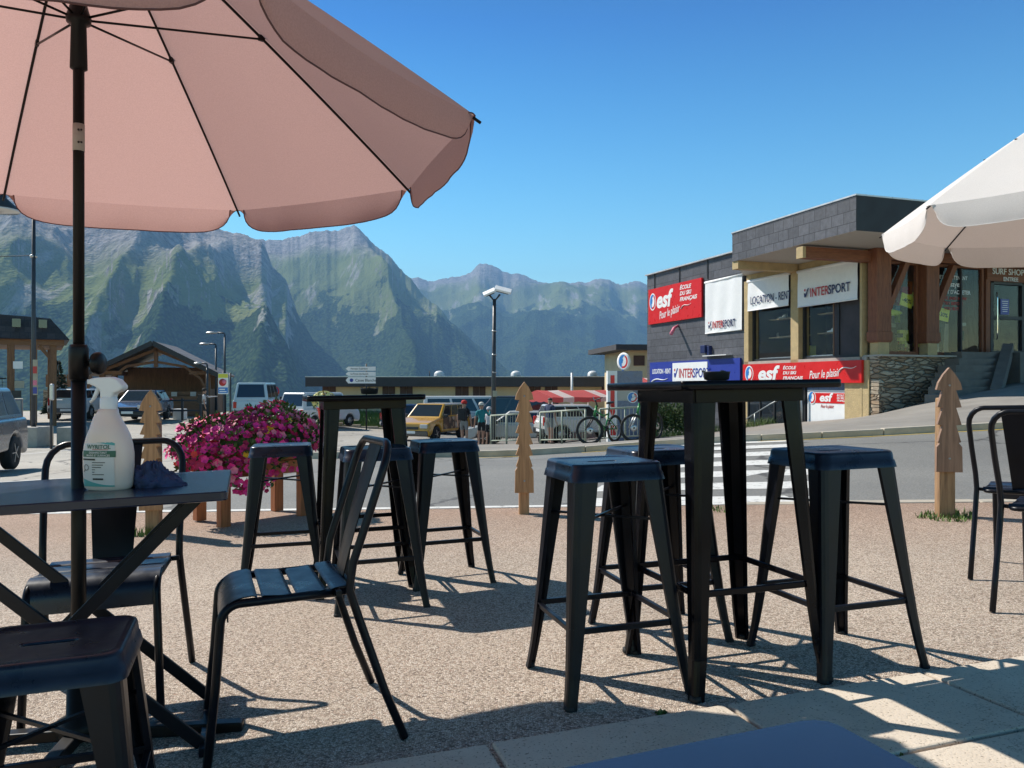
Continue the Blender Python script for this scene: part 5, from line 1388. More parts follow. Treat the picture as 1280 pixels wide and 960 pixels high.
railing('grey metal railing left of the bicycles by the market stall', (.85, 23.6), (2.05, 21.9))
railing('grey metal railing behind the bicycles', (2.5, 22.3), (4.0, 22.7))
# ------------------------------------------------------------------ vehicles
PAINT = {}
def paint(col):
    if col not in PAINT:
        PAINT[col] = plain('car_paint', col, .28, var=.03, coat=.8, rvar=.02, scale=2)
    return PAINT[col]
def car(name, label, cat, x, y, head, Lc, Wc, H, prof, green, col, group='parked vehicles', lower=None, wheels=None, r=.32, cover=None, g=None):
    """prof: side outline from front bottom over bonnet to rear (x, z); green: cabin corners (x rear base, x rear top, x front top, x front base, belt z)"""
    t = thing(name, label, cat, (x, y, (G(x, y) if g is None else g) - DROP + .004), head, group)
    pm_ = paint(col); wf, wr = wheels or (.31 * Lc, -.30 * Lc)
    hw = Wc / 2
    def arch(cx): return [(cx + (r + .07) * math.cos(R(a)), .30 + (r + .07) * math.sin(R(a)) * .98) for a in range(200, -21, -20)] if False else [(cx + (r + .065) * math.cos(R(a)), r - .02 + (r + .065) * math.sin(R(a))) for a in (170, 150, 130, 110, 90, 70, 50, 30, 10)]
    bot = [(-Lc / 2 + .12, .26)] + arch(wr) + arch(wf) + [(Lc / 2 - .14, .24)]
    out = bot + prof
    M = Matrix(((1, 0, 0, 0), (0, 0, -1, 0), (0, 1, 0, 0), (0, 0, 0, 1)))
    MB().prism(out, -hw, hw, M).build('body', pm_, t, bevel=.085, seg=4)
    xrb, xrt, xft, xfb, zb = green; zt = H
    wb, wt = hw - .04, hw - .19
    def corner(x, z, s_):
        f = (z - zb) / (zt - zb); return Vector((x, s_ * (wb + (wt - wb) * f), z))
    vs = [corner(xrb, zb - .05, -1), corner(xfb, zb - .05, -1), corner(xfb, zb - .05, 1), corner(xrb, zb - .05, 1), corner(xrt, zt, -1), corner(xft, zt, -1), corner(xft, zt, 1), corner(xrt, zt, 1)]
    MB().add(vs, [(3, 2, 1, 0), (4, 5, 6, 7), (0, 1, 5, 4), (1, 2, 6, 5), (2, 3, 7, 6), (3, 0, 4, 7)]).build('roof', pm_, t, bevel=.075, seg=4)
    def pane(nm, a, b, c, d, u0, u1, v0, v1):
        def P(u, v): return (a * (1 - u) + b * u) * (1 - v) + (d * (1 - u) + c * u) * v
        q = [P(u0, v0), P(u1, v0), P(u1, v1), P(u0, v1)]; n_ = (q[1] - q[0]).cross(q[3] - q[0]).normalized() * .006
        MB().add([p + n_ for p in q] + [p - n_ for p in q], [(0, 1, 2, 3), (0, 4, 5, 1), (1, 5, 6, 2), (2, 6, 7, 3), (3, 7, 4, 0)]).build(nm, MT['glass'], t)
    pane('windscreen', vs[1], vs[2], vs[6], vs[5], .07, .93, .14, .92)
    pane('rear_window', vs[3], vs[0], vs[4], vs[7], .08, .92, .20, .90)
    for a, b, c, d in ((vs[0], vs[1], vs[5], vs[4]), (vs[2], vs[3], vs[7], vs[6])):
        for u0, u1 in ((.05, .34), (.37, .64), (.67, .94)) if (xfb - xrb) > 2.4 else ((.06, .47), (.51, .93)): pane('side_window', a, b, c, d, u0, u1, .18, .86)
    for cx in (wf, wr):
        for s_ in (-1, 1):
            Mw = Matrix.Translation((cx, s_ * (hw - .11), r)) @ Matrix.Rotation(R(90), 4, 'X')
            w_ = MB().lathe([(r * .62, -.10), (r * .9, -.11), (r, -.08), (r, .08), (r * .9, .11), (r * .62, .10), (r * .62, -.10)], 22, Mw).build('wheel', MT['rubber'], t)
            mb = MB().lathe([(r * .62, -s_ * -.07), (r * .55, -s_ * .05), (r * .2, -s_ * .085), (.001, -s_ * .085)], 20, Mw)
            for k in range(5):
                a = 2 * math.pi * k / 5; mb.bar(Mw @ Vector((0, 0, -s_ * .09)), Mw @ Vector((r * .58 * math.cos(a), r * .58 * math.sin(a), -s_ * .08)), .06, .02)
            mb.build('rim', MT['alu'], w_)
    for s_ in (-1, 1):
        MB().box((Lc / 2 - .07, s_ * (hw - .26), .70), (.14, .36, .17)).build('headlight', MT['lampglass'], t, bevel=.03)
        MB().box((-Lc / 2 + .06, s_ * (hw - .13), .82), (.14, .18, .34)).build('tail_light', MT['redlight'], t, bevel=.03)
        MB().box((xfb - .28, s_ * (hw + .09), zb + .06), (.13, .2, .14)).build('mirror', MT['plastic'], t, bevel=.03)
    MB().box((Lc / 2 - .06, 0, .40), (.16, Wc * .94, .22)).build('front_bumper', MT['plastic'] if lower is None else paint(lower), t, bevel=.04)
    MB().box((-Lc / 2 + .06, 0, .42), (.16, Wc * .95, .24)).build('rear_bumper', MT['plastic'] if lower is None else paint(lower), t, bevel=.04)
    MB().box((Lc / 2 - .03, 0, .62), (.08, Wc * .44, .12)).build('radiator_grille', MT['plastic'], t, bevel=.01)
    for s_ in (-1, 1): MB().box((s_ * (Lc / 2 + .024), 0, .45), (.012, .5, .11)).build('number_plate', MT['offwhite'], t)
    return t
def hatch(Lc, bonnet=.92, nose=.74, belt=.95): return [(Lc / 2 - .02, .34), (Lc / 2, .55), (Lc / 2 - .07, nose), (Lc / 2 - .95, bonnet), (.1, belt), (-Lc / 2 + .10, belt), (-Lc / 2, .75), (-Lc / 2 + .02, .40)]
def van(Lc, belt=1.05): return [(Lc / 2 - .02, .34), (Lc / 2, .62), (Lc / 2 - .08, .86), (Lc / 2 - .75, belt), (-Lc / 2 + .04, belt), (-Lc / 2, .70), (-Lc / 2 + .02, .40)]
def sedan(Lc): return [(Lc / 2 - .02, .34), (Lc / 2, .52), (Lc / 2 - .08, .70), (Lc / 2 - 1.15, .90), (.0, .93), (-Lc / 2 + .75, .95), (-Lc / 2 + .06, .93), (-Lc / 2, .72), (-Lc / 2 + .02, .40)]
# grey-blue SUV at the left edge
fx, fy = sight(29, 589, off=-DROP); hd_ = R(-74); hv_ = Vector((math.cos(hd_), math.sin(hd_))); ln_ = Vector((-hv_.y, hv_.x))
fx -= .22; cc_ = Vector((fx, fy)) + hv_ * 1.29 - ln_ * .84
car('parked_car', 'dusty grey blue off-road car cut by the left edge of the view', 'car', cc_.x, cc_.y, hd_, 4.3, 1.80, 1.72, hatch(4.3, 1.06, .86, 1.08), (-2.0, -1.55, .25, 1.02, 1.08), (.055, .072, .10), lower=(.04, .045, .055), r=.35)
def pxcar(name, label, cat, px, d, head, *a, **k):
    x, y, _ = at(px, d); return car(name, label, cat, x, y, head, *a, **k)
pxcar('parked_car', 'white hatchback seen from behind, parked left of the parasol pole', 'car', 104, 38, R(98), 3.9, 1.68, 1.42, hatch(3.9), (-1.85, -1.45, .15, .85, .95), (.66, .66, .66), lower=(.10, .10, .105))
pxcar('parked_car', 'dark blue car facing forward between the spray bottle and the wooden bollard', 'car', 178, 37.5, R(-82), 4.2, 1.72, 1.45, sedan(4.2), (-1.75, -1.2, .1, 1.0, .93), (.02, .032, .075))
pxcar('parked_van', 'light blue grey van seen from behind above the flowers', 'van', 323, 43.5, R(98), 4.6, 1.85, 2.0, van(4.6, 1.08), (-2.25, -2.05, 1.1, 1.85, 1.08), (.42, .54, .60), lower=(.05, .05, .05))
pxcar('parked_van', 'silver minivan with red tail lights left of the cream building', 'van', 400, 42, R(62), 4.5, 1.85, 1.85, van(4.5, 1.05), (-2.2, -1.95, .9, 1.75, 1.05), (.60, .60, .60), lower=(.04, .04, .04))
ysuv = pxcar('parked_car', 'yellow off-road car with patterned flanks behind the left bar table', 'car', 541, 35, R(-112), 4.1, 1.78, 1.62, hatch(4.1, 1.02, .84, 1.04), (-1.9, -1.65, .2, .92, 1.04), (.52, .27, .015), lower=(.04, .04, .04), r=.34)
def mud_mat():
    m, nt, p = new_mat('printed_flank')
    v = coords(nt); n_ = node(nt, 'ShaderNodeTexVoronoi', Scale=6.); L(nt, v, n_.inputs['Vector'])
    sx = node(nt, 'ShaderNodeSeparateColor'); L(nt, n_.outputs['Color'], sx.inputs[0])
    L(nt, ramp(nt, sx.outputs['Red'], [(0, (.05, .03, .02)), (.35, (.30, .20, .12)), (.6, (.45, .38, .3)), (.8, (.10, .05, .03)), (1, (.5, .12, .02))], 'CONSTANT'), p.inputs['Base Color']); p.inputs['Roughness'].default_value = .35
    return m
MT['print'] = mud_mat()
for s_ in (-1, 1): MB().box((-.16, s_ * .893, .78), (1.75, .012, .52)).build('printed_flank', MT['print'], ysuv)
pxcar('parked_van', 'long white delivery van behind the yellow car', 'van', 588, 42, R(8), 5.2, 1.95, 2.02, van(5.2, 1.12), (-2.55, -2.5, 1.3, 2.05, 1.12), (.66, .66, .66), lower=(.1, .1, .1))
pxcar('parked_van', 'black van with dark windows behind the street lamp pole', 'van', 640, 40, R(170), 4.6, 1.9, 2.05, van(4.6, 1.08), (-2.2, -2.1, .9, 1.75, 1.08), (.02, .022, .028))
pxcar('parked_car', 'silver estate car behind the railing next to the street lamp pole', 'car', 650, 33.5, R(166), 4.3, 1.75, 1.48, hatch(4.3), (-1.95, -1.7, .3, 1.1, .95), (.42, .42, .41))
pxcar('parked_car', 'small white car with red tail light below the market stall', 'car', 727, 31.5, R(14), 3.6, 1.62, 1.46, hatch(3.6), (-1.72, -1.5, .1, .8, .95), (.64, .62, .58))
pxcar('parked_car', 'dark blue car roof showing behind the table, left of the white van', 'car', 522, 44, R(12), 4.1, 1.75, 1.5, hatch(4.1), (-1.85, -1.6, .3, 1.1, .95), (.03, .06, .14))

# ------------------------------------------------------------------ people
def person(label, x, y, face, H, shirt, shorts, pose, hat=None, pack=None, hair=(.03, .02, .015), g=None, hold=None):
    k = H / 1.72
    J = {'pelvis': (0, 0, .93, .135), 'waist': (0, 0, 1.08, .125), 'chest': (.01, 0, 1.30, .150), 'neckb': (0, 0, 1.45, .075), 'neck': (.01, 0, 1.50, .055), 'headl': (.03, 0, 1.57, .085), 'headm': (.025, 0, 1.63, .098), 'headt': (.015, 0, 1.70, .07), 'nose': (.115, 0, 1.595, .014)}
    E = [('pelvis', 'waist'), ('waist', 'chest'), ('chest', 'neckb'), ('neckb', 'neck'), ('neck', 'headl'), ('headl', 'headm'), ('headm', 'headt'), ('headl', 'nose')]
    for s_, nm in ((1, 'L'), (-1, 'R')):
        st = pose.get('step' + nm, 0.); ar = pose.get('arm' + nm, ((0, .07, -.29), (.06, .02, -.25)))
        J['hip' + nm] = (0, s_ * .095, .88, .095); J['knee' + nm] = (.03 + st * .5, s_ * .10, .49, .058); J['ank' + nm] = (st - .01, s_ * .105, .085, .040); J['toe' + nm] = (st + .15, s_ * .125, .035, .036); J['heel' + nm] = (st - .05, s_ * .105, .035, .034)
        J['sh' + nm] = (0, s_ * .185, 1.405, .062)
        e = Vector((0, s_ * .185, 1.405)) + Vector((ar[0][0], ar[0][1] * s_, ar[0][2])); h = e + Vector((ar[1][0], ar[1][1] * s_, ar[1][2]))
        J['el' + nm] = (*e, .042); J['wr' + nm] = (*h, .028); hd = (h - e).normalized()
        J['palm' + nm] = (*(h + hd * .07), .032); J['fing' + nm] = (*(h + hd * .15 + Vector((.015, 0, -.01))), .017); J['thumb' + nm] = (*(h + hd * .08 + Vector((.045, -.01 * s_, 0))), .013)
        E += [('pelvis', 'hip' + nm), ('hip' + nm, 'knee' + nm), ('knee' + nm, 'ank' + nm), ('ank' + nm, 'toe' + nm), ('ank' + nm, 'heel' + nm), ('chest', 'sh' + nm), ('sh' + nm, 'el' + nm), ('el' + nm, 'wr' + nm), ('wr' + nm, 'palm' + nm), ('palm' + nm, 'fing' + nm), ('palm' + nm, 'thumb' + nm)]
    names = list(J); ix = {n_: i for i, n_ in enumerate(names)}
    me = bpy.data.meshes.new('skeleton'); me.from_pydata([Vector(J[n_][:3]) * k for n_ in names], [(ix[a], ix[b]) for a, b in E], [])
    o = bpy.data.objects.new('skeleton', me); COL.objects.link(o)
    o.modifiers.new('skin', 'SKIN'); sv = me.skin_vertices[0].data
    for i, n_ in enumerate(names):
        rr_ = J[n_][3] * k; sv[i].radius = (rr_, rr_ * (.82 if n_ in ('chest', 'waist', 'pelvis') else 1)); sv[i].use_root = n_ == 'pelvis'
    sb_ = o.modifiers.new('sub', 'SUBSURF'); sb_.levels = 2; sb_.render_levels = 2
    dg = bpy.context.evaluated_depsgraph_get(); m2 = bpy.data.meshes.new_from_object(o.evaluated_get(dg))
    bpy.data.objects.remove(o); m2.name = 'person'
    for mt in (MT['skin'], shirt, shorts, MT['rubber'], plain('hair', hair, .7)): m2.materials.append(mt)
    for p in m2.polygons:
        c = p.center / k; p.use_smooth = True
        arm = math.hypot(c.y, 0) > .235 or c.x > .2
        if c.z < .075: i = 3
        elif c.z < .62: i = 0
        elif c.z < .97 and not arm: i = 2
        elif c.z < 1.475 and (not arm or c.z > 1.22): i = 1
        elif c.z > 1.6 and c.x < .07 or c.z > 1.675: i = 4
        else: i = 0
        p.material_index = i
    t = bpy.data.objects.new('person', m2); COL.objects.link(t)
    t.matrix_world = Matrix.Translation((x, y, (G(x, y) - DROP if g is None else g))) @ Matrix.Rotation(face, 4, 'Z')
    tag(t, label, 'person', None)
    ey = MB()
    for s_ in (-1, 1): MB().ball((.112 * k, .035 * s_ * k, 1.625 * k), .012 * k, 6).build('eye', MT['ink'], t)
    MB().box((.112 * k, 0, 1.548 * k), (.012, .04 * k, .008)).build('mouth', MT['inkred'], t)
    if hat is not None:
        mb = MB(); loft(mb, [[(.02 * k + r * k * math.cos(2 * math.pi * j / 14), r * k * math.sin(2 * math.pi * j / 14), z * k) for j in range(14)] for r, z in ((.112, 1.645), (.116, 1.69), (.10, 1.74), (.06, 1.77), (.001, 1.78))])
        mb.prism([(.08 * k, -.085 * k), (.17 * k, -.07 * k), (.20 * k, 0), (.17 * k, .07 * k), (.08 * k, .085 * k)], 1.655 * k, 1.668 * k); mb.build('cap', hat, t)
    if pack is not None:
        mb = MB().box((-.20 * k, 0, 1.24 * k), (.18 * k, .30 * k, .44 * k)); mb.box((-.30 * k, 0, 1.17 * k), (.07 * k, .22 * k, .22 * k))
        for s_ in (-1, 1): mb.tube([(-.12 * k, .12 * s_ * k, 1.42 * k), (.0, .12 * s_ * k, 1.50 * k), (.15 * k, .12 * s_ * k, 1.36 * k), (.12 * k, .13 * s_ * k, 1.12 * k), (-.1 * k, .14 * s_ * k, 1.06 * k)], .022 * k, 6)
        mb.build('backpack', pack, t, bevel=.03)
    return t
cm = lambda n_, c: plain(n_, c, .85, var=.15, scale=12)
black_c, teal_c, white_c, grey_c, denim = cm('black_cotton', (.014, .014, .018)), cm('teal_cotton', (.02, .22, .24)), cm('white_cotton', (.62, .60, .62)), cm('grey_cotton', (.22, .22, .22)), cm('denim', (.03, .045, .10))
def spot(px, py): x, y = sight(px, py, off=-DROP, lo=14); return x, y
UP = {'armR': ((.05, .10, -.27), (.12, -.02, -.22)), 'armL': ((.02, .09, -.28), (.2, -.05, -.1))}
x, y, _ = at(580, 31); person('person in black shirt and red cap with a black backpack by the yellow car', x, y, R(75), 1.76, black_c, grey_c, {'stepL': .12}, plain('red_cap', (.5, .02, .015), .8), cm('black_pack', (.02, .02, .022)))
x, y, _ = at(602, 31.5); person('person in teal top and dark shorts with a pale cap, left of the lamp pole', x, y, R(110), 1.72, teal_c, black_c, {'stepR': .15, 'armR': ((.05, .16, -.2), (.1, .05, .12))}, plain('pale_cap', (.6, .58, .52), .8))
x, y, _ = at(611, 32.5); person('smaller person in white top and white cap against the lamp pole', x, y, R(60), 1.58, white_c, black_c, {}, white_c)
x, y, _ = at(687, 28.8); person('dark haired person in navy shirt under the edge of the market stall', x, y, R(40), 1.74, denim, grey_c, {'stepL': .1})
x, y, _ = at(255, 38); person('person with a small backpack reaching out to a post beside the wooden shelter', x, y, R(20), 1.66, white_c, black_c, {'armL': ((.22, .10, -.08), (.26, -.02, .02)), 'stepR': .1}, cm('dark_hat', (.03, .025, .02)), cm('brown_pack', (.04, .035, .03)))

# ------------------------------------------------------------------ market stalls
def stripes_mat():
    m, nt, p = new_mat('red_white_awning'); nt.nodes.remove(p); out = nt.nodes['Material Output']
    v = coords(nt); w_ = node(nt, 'ShaderNodeTexWave', Scale=.155, wave_profile='SIN'); w_.bands_direction = 'X'; L(nt, v, w_.inputs['Vector'])
    c = ramp(nt, w_.outputs['Fac'], [(.80, (.70, .17, .17)), (.81, (.80, .70, .68))], 'CONSTANT')
    d = node(nt, 'ShaderNodeBsdfDiffuse'); t = node(nt, 'ShaderNodeBsdfTranslucent'); mx = node(nt, 'ShaderNodeMixShader'); mx.inputs[0].default_value = .45
    L(nt, c, d.inputs['Color']); L(nt, c, t.inputs['Color']); L(nt, d.outputs[0], mx.inputs[1]); L(nt, t.outputs[0], mx.inputs[2]); L(nt, mx.outputs[0], out.inputs['Surface'])
    return m
MT['awning'] = stripes_mat()
def stall(label, px, d, w_, dep, h, rz, xo=0.):
    x, y, g = at(px, d); t = thing('market_stall', label, 'market stall', (x, y, g - DROP), rz, 'red and white market stalls')
    mb = MB()
    def top(u, v):
        f = 1 - abs(2 * v - 1); return (-w_ / 2 + w_ * u, -dep / 2 + dep * v, h + .30 * f - .02 * math.sin(math.pi * u * 3) ** 2)
    mb.sheet(top, 24, 8)
    for sy in (-1, 1): mb.sheet(lambda u, v: (-w_ / 2 + w_ * u, sy * (dep / 2 + .004 + .02 * math.sin(u * 40) * v), h - v * (.20 + .05 * abs(math.sin(u * w_ * 4.5)))), 60, 2)
    for sx in (-1, 1): mb.sheet(lambda u, v: (sx * (w_ / 2 + .004), -dep / 2 + dep * u, h + .30 * (1 - abs(2 * u - 1)) * (1 - v) - v * (.20 + .05 * abs(math.sin(u * dep * 4.5)))), 40, 2)
    mb.build('canopy', MT['awning'], t)
    for sx in (-1, 1):
        for sy in (-1, 1): MB().tube([(sx * (w_ / 2 - .05), sy * (dep / 2 - .05), 0), (sx * (w_ / 2 - .05), sy * (dep / 2 - .05), h)], .025, 8).build('post', MT['white'], t)
    MB().box((0, 0, .82), (w_ - .3, dep * .5, .06)).build('counter', MT['shelfwood'], t); MB().box((0, -dep * .25, .42), (w_ - .3, .02, .76)).build('counter_front', MT['beige'], t)
    return t
stall('red and white striped market stall canopy beside the white van', 714, 37, 3.8, 2.8, 2.0, R(28))
stall('red and white market stall partly hidden behind the grey totem and table leg', 838, 36, 3.0, 2.6, 2.0, R(12))

# ------------------------------------------------------------------ long flat building across the car park
x0, y0 = (403 - 640) / F * 52, 52.
lb = thing('long_building', 'long low cream building with brown shutters and flat dark roof', 'building', (x0, y0, 0), 0)
W_ = 30.
mb = MB().box((W_ / 2, 4, -.45), (W_, 8, 2.5)); mb.build('wall', MT['cream'], lb)
MB().box((W_ / 2, -.02, -1.25), (W_ + .02, .1, .9)).build('base_band', plain('beige_base_render', (.30, .235, .17), .9), lb)
rfm = plain('dark_shingle_edge', (.055, .052, .055), .8, var=.2, scale=4)
lr = MB().box((W_ / 2 - .1, 4, 1.13), (W_ + 1.6, 9.8, .62)).build('roof', rfm, lb, bevel=.01)
MB().box((W_ / 2 - .1, -.88, 1.465), (W_ + 1.62, .06, .045)).build('roof_edge', MT['flash'], lr)
for px in (548, 645, 742):
    X = (px - 403) / F * 52.
    m_ = MB().lathe([(.36, 1.44), (.36, 1.56), (.33, 1.62)], 18, Matrix.Translation((X, .6, 0)) @ Matrix.Identity(4)); m_.mat(1).ball((X, .6, 1.62), (.35, .35, .26), 16); m_.build('skylight_dome', [MT['flash'], MT['white']], lr)
MB().tube([((536 - 403) / F * 52, .5, 1.4), ((536 - 403) / F * 52, .5, 1.85)], .03, 6).build('roof_vent', MT['dark'], lr)
for a, b, y_t, y_b in ((403, 420, 483, 496), (478, 494, 483, 497), (500, 516, 483, 497), (569, 586, 482, 499), (591, 607, 482, 499), (661, 676, 482, 498), (681, 697, 482, 498), (752, 768, 483, 498), (790, 806, 483, 498)):
    xa, xb = (a - 403) / F * 52, (b - 403) / F * 52; zt, zb_ = EYE + (480 - y_t) / F * 52, EYE + (480 - y_b) / F * 52
    mb = MB()
    for k in range(2): mb.box((xa + (xb - xa) * (k + .5) / 2, -.03, (zt + zb_) / 2), ((xb - xa) / 2 - .02, .06, zt - zb_))
    sh_ = mb.build('shutter', MT['shutter'], lb)
    MB().box(((xa + xb) / 2, -.06, zb_ - .04), (xb - xa + .2, .14, .07)).build('window_sill', MT['concrete'], lb)
for a, b in ((681, 698), (604, 618)):
    MB().box((((a + b) / 2 - 403) / F * 52, -.05, -.75), ((b - a) / F * 52, .1, 1.9)).build('door', MT['dark'], lb)
xw = (715 - 640) / F * 45
mb = MB().tube([(xw, 45, G(xw, 45) - .1), (xw, 45, EYE + 14 / F * 45)], .07, 8); tag(mb.build('mast', MT['white']), 'thin white mast standing behind the red market stall', 'pole')
x1 = (803 - 640) / F * 44
hb = thing('small_house', 'cream house with dark eaves squeezed between the totem and the slate wall', 'building', (x1, 44, 0), R(6))
MB().box((2.6, 3, .7), (6.8, 6, 4.6)).build('wall', MT['cream'], hb); MB().box((2.4, 3, 3.02), (8.2, 7.6, .30)).build('roof', rfm, hb); MB().box((-.2, -.03, 2.3), (.62, .08, .56)).build('window', MT['shutter'], hb)
# grass in front of the long building
mb = MB()
def verge(u, v):
    x = -11.5 + 7.2 * u; y = 44.6 + 7.2 * v; return (x, y, G(x, y) - DROP + .03 + .38 * v * (.7 + .3 * math.sin(u * 5)))
mb.sheet(verge, 20, 10); tag(mb.build('verge_ground', MT['meadow']), kind='structure')
mb = MB(); rr = random.Random(31)
for _ in range(2600):
    u, v = rr.random(), rr.random() ** 1.5; x, y, z = verge(u, v); l = rr.uniform(.15, .4); b = rr.uniform(0, 6.28)
    mb.add([(x - .03, y, z), (x + .03, y, z), (x + .1 * math.cos(b), y + .1 * math.sin(b), z + l)], [(0, 1, 2)])
tag(mb.build('verge_grass', MT['grassblade']), 'bright green grass verge before the cream building', 'grass', kind='stuff')
mb = MB(); x = -11.6
while x < -4.2: mb.box((x + .5, 44.5, G(x, 44.5) - .03), (.98, .2, .14)); x += 1.
tag(mb.build('verge_kerb', MT['kerb']), kind='structure')

# ------------------------------------------------------------------ lamps, posts and signs
MT['lamppost'] = plain('dark_grey_lamp_paint', (.035, .04, .05), .45)
x, y, g = at(617, 27.)
t = thing('street_lamp', 'tall street lamp with two flat white floodlights in the middle', 'street lamp', (x, y, g - .05), R(0), 'street lamps')
top = EYE + (480 - 372) / F * 27 - g
MB().tube([(0, 0, 0), (0, 0, top * .45), (.03, 0, top)], [.085, .075, .06], 12).build('pole', MT['lamppost'], t)
MB().tube([(-.16, 0, top + .16), (.03, 0, top - .08), (.22, 0, top + .16)], .035, 8).build('bracket', MT['lamppost'], t)
for s_, rz_ in ((-1, R(-24)), (1, R(14))):
    M = Matrix.Translation((.03 + s_ * .24 + .06, 0, top + .26 + (.06 if s_ > 0 else -.02))) @ Matrix.Rotation(rz_, 4, 'Y') @ Matrix.Rotation(R(24 if s_ > 0 else 20), 4, 'X')
    mb = MB().box((0, 0, 0), (.58 if s_ > 0 else .44, .44, .07), M); mb.mat(1).box((0, -.02, -.05), (.42 if s_ > 0 else .3, .3, .05), M); mb.build('floodlight', [MT['offwhite'], MT['dark']], t, bevel=.012)
MB().box((.05, -.1, top * .36), (.16, .12, .2)).build('junction_box', MT['beige'], t)
for zz in (.5, .62, .78): MB().tube([(0.02, 0, top * zz), (0.02, 0, top * zz + .04)], .085, 12).build('clamp_band', MT['alu'], t)
def arm_lamp(label, px, pyt, d, armpx):
    x, y, _ = at(px, d); g = max(G(x, y), -2.2); h = EYE + (480 - pyt) / F * d - g
    t = thing('street_lamp', label, 'street lamp', (x, y, g - .1), 0, 'street lamps')
    al = armpx / F * d
    MB().tube([(0, 0, 0), (0, 0, h * .5), (0, 0, h - .1)] + arc((-.1, 0, h - .1), .1, 0, 90, 4) + [(-al * .45, 0, h + .02)], [.09, .07, .05, .045, .045, .045, .045, .045, .04], 8).build('pole', MT['lamppost'], t)
    mb = MB(); loft(mb, [[(-al * .38 - s_ * al * .62, .16 * w_ * math.cos(2 * math.pi * j / 10), h + .02 + .075 * w_ * math.sin(2 * math.pi * j / 10) - .02 * s_) for j in range(10)] for s_, w_ in ((0, .3), (.12, .8), (.5, 1), (.85, .8), (1, .2))], True, True)
    mb.build('lamp_head', MT['alu'], t)
arm_lamp('curved arm street lamp, tallest of the three beside the wooden shelter', 281, 414, 44, 24)
arm_lamp('curved arm street lamp, middle one of the three beside the wooden shelter', 270, 428, 46, 21)
arm_lamp('curved arm street lamp, lowest of the three at the shelter roof', 259, 452, 42.2, 17)
# big lamp close by on the left, its post out of view
x, y, g = at(-70, 11.); h = EYE + 218 / F * 11 - g
t = thing('street_lamp', 'dark lamp head with pale rim peeping in under the parasol at the left edge', 'street lamp', (x, y, g), 0, 'street lamps')
MB().tube([(0, 0, 0), (0, 0, h + .3), (.15, 0, h + .42), (.75, 0, h + .30)], [.07, .06, .045, .035], 10).build('pole', MT['lamppost'], t)
M = Matrix.Translation((.78, 0, h)); MB().lathe([(.03, .32), (.06, .30), (.09, .16), (.24, .02), (.25, .0)], 20, M).build('lamp_shade', MT['lamppost'], t)
MB().lathe([(.25, 0), (.26, -.012), (.24, -.03), (.001, -.06)], 20, M).build('lamp_glass', MT['lampglass'], t)
# tall bare mast in a concrete block with a poster strip
x, y, g = at(42, 24.5); h = EYE + 200 / F * 24.5 - g
t = thing('mast', 'tall thin dark mast with a vertical poster strip, rising from a concrete block', 'mast', (x, y, g - DROP))
MB().tube([(0, 0, .3), (0, 0, h * .5), (0, 0, h + .6)], [.075, .065, .055], 10).build('pole', MT['lamppost'], t)
MB().box((-.1, 0, .30), (.95, .9, .62)).build('concrete_block', MT['concrete'], t, bevel=.03)
mb = MB().box((.09, -.06, 2.15), (.14, .03, 1.1))
for k, c_, h_ in ((2.58, 0, .1), (2.38, 1, .22), (2.16, 0, .12), (1.98, 4, .16), (1.74, 2, .2)): mb.mat(c_).box((.09, -.08, k), (.12, .012, h_))
mb.build('poster_strip', [MT['beige'], MT['inkred'], MT['blue'], MT['yellow'], MT['rosy']], t)
mb = MB()
for a in (0, 90, 180, 270): mb.ball((.08 * math.cos(R(a)), .08 * math.sin(R(a)), EYE + 162 / F * 24.5 - g), .05, 6)
mb.build('wire_clamp', MT['alu'], t)
MB().tube([(0, 0, EYE + 163 / F * 24.5 - g), (-4, 1, EYE + 166 / F * 24.5 - g), (-9, 2, EYE + 176 / F * 24.5 - g)], .014, 5).build('wire', MT['dark'], t)
x, y, g = at(65, 24.2); tag(MB().box((0, 0, .28), (.62, .7, .6)).build('concrete_block', MT['concrete'], bevel=.03, loc=(x + .12, y + .9, g - DROP)), 'plain concrete block right of the mast base', 'concrete block', 'concrete blocks in the car park')
x, y, g = at(225, 40); tag(MB().box((0, 0, .26), (.55, .5, .55)).build('concrete_block', MT['white'], bevel=.03, loc=(x, y, g - DROP)), 'small pale block in front of the wooden shelter', 'concrete block', 'concrete blocks in the car park')
x, y, g = at(64, 23.5); t = thing('parking_meter', 'slim post with a small round head in front of the white hatchback', 'post', (x, y, g - DROP))
MB().tube([(0, 0, 0), (0, 0, 1.5)], .035, 8).build('pole', MT['lamppost'], t); MB().box((.02, 0, 1.7), (.12, .1, .5)).build('meter_head', MT['alu'], t, bevel=.04)
